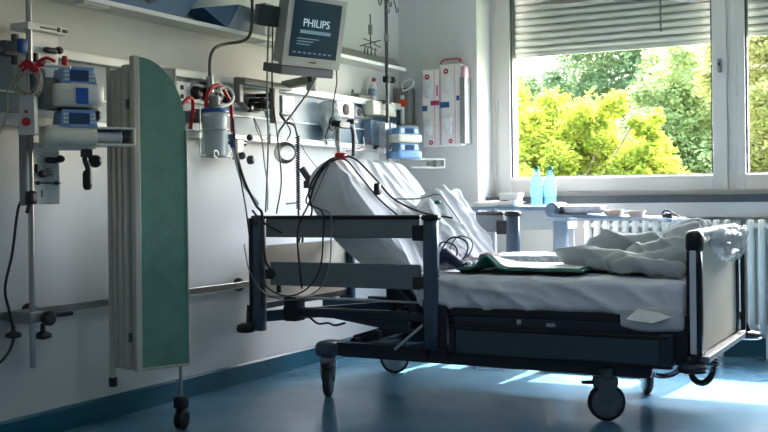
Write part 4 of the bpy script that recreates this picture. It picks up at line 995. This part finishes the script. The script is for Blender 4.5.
# plastic bag over the footboard handle
def bagfn(u,v):
    a=u*2*PI;y=5.0+.27*math.cos(a)*(1-.5*abs(v-.5));t=v
    return V((0,0,0))
bg=MB().rbox((XF+.026,4.70,.70),(XF+.085,5.34,.842),.03,(8,30,12),lambda p,n:n*(.016*fold(p,9,3)+.014*nz(p,9,5))+V((0,0,.04*(abs((p.y-5.04)/.32)**2)*(1 if p.z<.78 else 0))))
bg.rbox((XF-.02,5.12,.80),(XF+.07,5.32,.852),.025,(6,24,4),lambda p,n:n*(.008*fold(p,10,3)+.006*nz(p,14,5)))
single('plastic_bag',bg,'bag','clear crumpled plastic bag hanging over the footboard handle','bag')
# underpad, green backed with bump
def padfn(off):
    def fn(u,v):
        x=1.40+u*.60;y=4.545+v*.50
        z=.668+off+.062*math.exp(-((x-1.545-.10*v)/.045)**2)*max(0,1-v*1.5)+.004*nz((x,y,0),9)
        x-=.03*v
        return V((x,y,z))
    return fn
t=thing('incontinence_pad','green-backed pad with a raised fold on the near mattress edge','pad',(1.7,4.8,.665))
obj('pad_backing',MB().grid(padfn(0),50,20),'padg',t,thick=.008,label='green backing')
obj('pad_top',MB().grid(lambda u,v:padfn(.009)(.04+.92*u,.07+.9*v),50,20),'pad',t,thick=.004,label='white absorbent top')
single('patterned_sheet',MB().rbox((1.33,5.0,.655),(1.86,5.37,.705),.02,(26,18,4),lambda p,n:n*(.008*fold(p,8,4)+.008*nz(p,14,7))),'padp','white sheet with faint grey pattern on the far half of the mattress','sheet')
# cloth hanging from backrest far side
m=MB()
m.prism([(.95,.965),(1.03,1.03),(1.06,1.05),(1.09,1.035),(1.16,.91),(1.24,.79),(1.32,.672),(1.12,.665),(1.0,.85)],5.0,5.3,'y')
m.prism([(1.0,.90),(1.04,.99),(1.07,1.0),(1.13,.90),(1.22,.78),(1.30,.672),(1.15,.665)],4.9,5.1,'y')
m.prism([(1.06,.85),(1.08,.90),(1.14,.84),(1.24,.70),(1.22,.665),(1.15,.665)],4.82,5.0,'y')
single('draped_pillowcase',melt(m,.011,14,lambda p,n:n*(.022*cre(p,((2,9,3),(5,5,6),(8,-3,4)),31,.8,4)+.006*nz(p,14,5)-.006)),'sheet','peaked white cloth leaning on the far edge of the backrest','cloth')
# cuff, sponge, leads
single('blood_pressure_cuff',MB().rbox((1.25,4.60,.655),(1.46,4.80,.70),.02,(14,12,4),lambda p,n:n*(.012*nz(p,14,1)+.01*fold(p,12,3))+V((0,0,.05*max(0,1-abs(p.x-1.31)/.08)))),'navy','dark navy crumpled blood pressure cuff beside the rail post','cuff')
single('rolled_gauze',MB().rbox((1.415,4.74,.665),(1.50,4.86,.73),.03,(8,8,6),lambda p,n:n*.008*nz(p,40,1)),'brown','small grey-brown rolled pad next to the navy cuff','pad')
single('white_patch',MB().rbox((1.40,4.60,.675),(1.45,4.66,.70),.01,(4,4,3)),'paper','small white patch on the navy cuff','patch')
def lead(pts,r,label,m='cabk',name='sensor_lead'): single(name,MB().tube(pts,r*.8,6,8),m,label,'cable','sensor leads on the bed')
O=.02
lead([(.30,4.46,.95),(.38,4.46,.88),(.52,4.52,.82),(.60,4.55,.93),(.585,4.55,1.04),(.62,4.57,1.13),(.70,4.585,1.205),(.80,4.62,1.21),(.88,4.70,1.11),(.97,4.74,1.0),(1.10,4.80,.93),(1.22,4.9,.90)],.007,'black lead arching over the backrest top from the head post')
lead([(.60,4.45,.56),(.585,4.45,.70),(.575,4.46,.86),(.59,4.54,.98),(.62,4.565,1.1),(.69,4.58,1.185),(.77,4.6,1.20),(.84,4.62,1.12),(.93,4.66,1.0),(1.02,4.68,.92)],.006,'second black lead running just below the first over the backrest','cabk')
lead([(.66,4.575,1.175),(.615,4.56,1.09),(.60,4.50,.99)]+[(0.722, 4.452, 0.94),(0.725, 4.452, 0.802),(0.706, 4.452, 0.664),(0.635, 4.452, 0.564),(0.516, 4.452, 0.52),(0.396, 4.452, 0.557),(0.318, 4.452, 0.656),(0.289, 4.452, 0.799),(0.267, 4.452, 0.952),(0.232, 4.452, 1.132),(0.197, 4.452, 1.313)],.005,'black lead hanging in a wide loop in front of the near rail')
lead([(.70,4.57,1.19),(.64,4.555,1.06),(.64,4.5,.97)]+[(0.771, 4.446, 0.93),(0.775, 4.446, 0.803),(0.761, 4.446, 0.666),(0.697, 4.446, 0.556),(0.544, 4.446, 0.502),(0.388, 4.446, 0.527),(0.291, 4.446, 0.636),(0.256, 4.446, 0.778)],.004,'thin grey lead hanging in a low loop at the near rail','cabg')
lead([(0.186, 4.46, 1.427),(0.203, 4.46, 1.262),(0.251, 4.46, 1.106),(0.323, 4.46, 0.977),(0.36, 4.46, 0.931)]+[(0.371, 4.45, 0.8),(0.388, 4.45, 0.688),(0.447, 4.45, 0.619)],.009,'thick black lead from the suction hose down to the head post')
lead([(.97,4.74,1.0),(1.08,4.80,1.0),(1.18,4.82,1.02),(1.24,4.8,.97),(1.30,4.82,.88)],.0045,'thin grey lead curling over the cloth fold','cabg')
def coil(cx,cy,cz,R,tilt,label,r=.0045,m='cabk'):
    single('sensor_lead',MB().tube([(cx+R*math.cos(a)*1.05,cy+.35*R*math.sin(a)*tilt+.01*math.sin(3*a),cz+R*math.sin(a)) for a in [2*PI*i/22*1.15 for i in range(23)]],r,6,2),m,label,'cable','sensor leads on the bed')
coil(1.32,4.70,.745,.065,1,'black coiled lead standing on the navy cuff');coil(1.30,4.66,.74,.05,-1,'smaller black coiled lead beside the rail post',.004);coil(1.34,4.74,.76,.055,.5,'grey coiled lead behind the black coils',.004,'cabg')
single('lead_connector',MB().rbox((.90,4.65,1.02),(.93,4.69,1.08),.01,(3,3,4)),'cabk','black connector block on the lead over the backrest','connector')
t=thing('red_lead_clip','red clip holding the leads on top of the backrest','clip',(.745,4.60,1.19))
obj('clip_body',MB().rbox((.72,4.575,1.205),(.775,4.63,1.235),.01,(4,4,3)),'red',t)
obj('clip_valve',MB().cyl((.735,4.60,1.235),(.73,4.60,1.28),.012).ball((.73,4.60,1.285),.014),'wh',t)
single('green_clip',MB().rbox((1.145,4.84,.97),(1.175,4.87,.99),.006,(3,3,2)),'padg','tiny green clip on the bunched white cloth','clip')
#@@
# ------------------------------------------------------------------ bedside cabinet and overbed table
t=thing('bedside_table','grey bedside table with splayed leg under the window behind the bed','table',(1.0,6.33,0))
obj('table_top',MB().box((.74,6.10,.925),(1.36,6.52,.945)),'tabt',t,bev=.005)
obj('table_drawer',MB().box((1.10,6.12,.80),(1.36,6.50,.923)),'tab',t,bev=.004)
lg=MB()
lg=MB().beam((1.085,6.14,.92),(1.14,6.14,.02),.03,.03);obj('leg',lg,'tabl',t)
for x,y in((.80,6.48),(1.33,6.48),(.80,6.14)): obj('leg',MB().box((x-.015,y-.015,.02),(x+.015,y+.015,.925)),'tabl',t)
obj('lower_shelf',MB().box((.78,6.12,.30),(1.34,6.50,.32)),'tab',t)
obj('shelf_bin',MB().box((.95,6.15,.32),(1.28,6.45,.56)),'cream',t,bev=.006)
t=thing('overbed_table','grey overbed table with round hinge behind the bed','table',(1.75,6.0,0))
obj('table_top',MB().prism([(1.39,.886),(2.10,.855),(2.10,.873),(1.39,.904)],5.86,6.24,'y'),'tabt',t,bev=.004)
obj('table_edge',MB().box((1.385,5.85,.862),(2.07,5.87,.876)),'tabl',t)
obj('column',MB().rbox((1.385,5.95,.06),(1.46,6.03,.89),.012,(3,3,4)),'tabl',t)
obj('hinge_disc',MB().cyl((1.40,5.90,.925),(1.40,6.10,.925),.042,n=24).cyl((1.40,5.89,.925),(1.40,5.90,.925),.03),'tabt',t)
obj('hinge_bracket',MB().box((1.38,5.93,.86),(1.48,6.0,.885)),'tabl',t,bev=.004)
obj('foot',MB().box((1.36,5.76,.05),(1.44,6.22,.08)).box((1.40,5.80,.05),(2.0,5.85,.08)),'tabl',t,bev=.006)
for x,y in((1.40,5.8),(1.4,6.18),(1.95,5.83)): obj('castor_wheel',MB().cyl((x-.012,y,.027),(x+.012,y,.027),.026),'rub',t)
t=thing('food_tray','white oval dish on the overbed table','dish',(1.56,6.0,.90))
obj('dish_body',MB().lathe((0,0,0),[(.09,.0),(.108,.008),(.112,.040),(.118,.046),(.112,.048),(.10,.012),(0,.008)],n=32),'cer',t).location=(0,0,0)
d=t.children[0];d.data.transform(M.Translation(V((0,0,0))+origin(t)));d.scale=(1,1,1);d.data.transform(M.Diagonal((1.15,1,1,1)))
def cup(x,y,z,r,h,m,label,name='cup',cat='cup'):
    o=single(name,MB().lathe((x,y,z),[(r*.7,0),(r,h),(r*.93,h),(r*.6,.008),(0,.008)],n=24),m,label,cat);return o
cup(1.745,5.98,.887,.062,.034,'cup','peach shallow bowl right beside the white dish','bowl','bowl')
cup(1.875,5.98,.88,.055,.036,'cup','peach shallow bowl furthest from the white dish','bowl','bowl')
single('newspaper_sheet',MB().box((1.90,5.88,.872),(2.06,6.0,.880)),'tabt','blue printed paper near the right end of the overbed table','paper')
t=thing('pen_holder','small dark bunch of clips at the right end of the overbed table','clips',(2.06,5.95,.87))
obj('clip',MB().rbox((2.03,5.93,.87),(2.08,5.98,.905),.01,(4,4,4),lambda p,n:n*.015*nz(p,60)).tube([(2.03,5.94,.90),(2.05,5.93,.92),(2.08,5.95,.905),(2.12,5.96,.88)],.006,6),'dgy',t)
# bottles
def bottle(x,y,z,label):
    t=thing('water_bottle',label,'bottle',(x,y,z),'water bottles on the bedside table')
    obj('bottle_body',MB().lathe((x,y,z),[(.028,0),(.036,.004),(.037,.03),(.035,.034),(.037,.04),(.037,.145),(.034,.165),(.022,.195),(.013,.215),(.013,.228)],n=24),'bottle',t)
    obj('bottle_label',MB().lathe((x,y,z+.06),[(.0375,0),(.0378,.065)],n=24),'lab',t)
    obj('cap',MB().lathe((x,y,z+.223),[(.0155,0),(.0165,.002),(.0165,.02),(.014,.023)],n=20),'bcap',t,label='teal cap')
bottle(1.165,6.30,.945,'blue water bottle, left one of two on the bedside table');bottle(1.240,6.34,.945,'blue water bottle, right one of two on the bedside table')
m=MB()
rd=random.Random(4)
for i in range(9):
    z=.946+i*.0035;a=rd.uniform(-12,12);m.cb((.90+rd.uniform(-.03,.03),6.28,z),(.26,.2,.0025),RZ(a))
m.rbox((.80,6.13,.946),(1.08,6.3,.985),.012,(14,8,3),lambda p,n:n*.014*nz(p,22)+V((0,0,.08*max(0,p.x-.95)-.01)))
single('paper_stack',m,'paper','loose stack of white papers on the left of the bedside table','papers')
single('tissue_box',MB().prism([(.965,.985),(1.075,.985),(1.09,1.025),(.955,1.03)],6.18,6.28,'y'),'paper','small white box on the papers next to the bottles','box',bev=.003)
single('blue_saucer',MB().lathe((1.305,6.22,.946),[(.03,0),(.05,.008),(.05,.012),(0,.008)],n=24).box((1.29,6.2,.955),(1.37,6.24,.966)),'lab','small blue saucer to the right of the bottles','saucer')
# ------------------------------------------------------------------ light, world, camera
wd=bpy.data.worlds.new('world');sc.world=wd;wd.use_nodes=True;nt=wd.node_tree
bg=nt.nodes['Background'];sk=nt.nodes.new('ShaderNodeTexSky');sk.sky_type='NISHITA';sk.sun_disc=False
sk.sun_elevation=math.radians(48);sk.sun_rotation=math.radians(5);sk.dust_density=3;sk.air_density=1.0
nt.links.new(sk.outputs[0],bg.inputs[0]);bg.inputs[1].default_value=2.6
sl=bpy.data.lights.new('sun','SUN');sl.energy=15;sl.angle=math.radians(.6);sl.color=(1,.96,.88)
so=bpy.data.objects.new('sun',sl);COL.objects.link(so);so.rotation_euler=V((-.09,-1,-1.09)).to_track_quat('-Z','Y').to_euler()
for i,(a,b) in enumerate(((.69,2.15),(2.29,3.60))):
    pl=bpy.data.lights.new('window_portal','AREA');pl.shape='RECTANGLE';pl.size=b-a;pl.size_y=.95;pl.cycles.is_portal=True
    po=bpy.data.objects.new('window_portal',pl);COL.objects.link(po);po.location=((a+b)/2,YW+.50,1.0+pl.size_y/2+.05);po.rotation_euler=(-PI/2,0,0)
cam=bpy.data.cameras.new('camera');co=bpy.data.objects.new('camera',cam);COL.objects.link(co);sc.camera=co
a=.012;yw=math.radians(28.1);c,s=math.cos(yw),math.sin(yw)
r0=V((c,s,0));f0=V((-s,c,0));u0=V((0,0,1))
r=r0*math.cos(a)-u0*math.sin(a);u=r0*math.sin(a)+u0*math.cos(a)
mx=M.Identity(4)
for i in range(3): mx[i][0]=r[i];mx[i][1]=u[i];mx[i][2]=-f0[i]
mx.translation=(3.445,0,1.0);co.matrix_world=mx
cam.sensor_width=36;cam.lens=36*1060/768;cam.shift_y=-17/768;cam.clip_end=200;cam.clip_start=.05
sc.view_settings.view_transform='Standard';sc.view_settings.look='None';sc.view_settings.gamma=1;sc.view_settings.use_curve_mapping=False
sc.view_settings.exposure=1.35
sc.cycles.max_bounces=10;sc.cycles.transparent_max_bounces=16
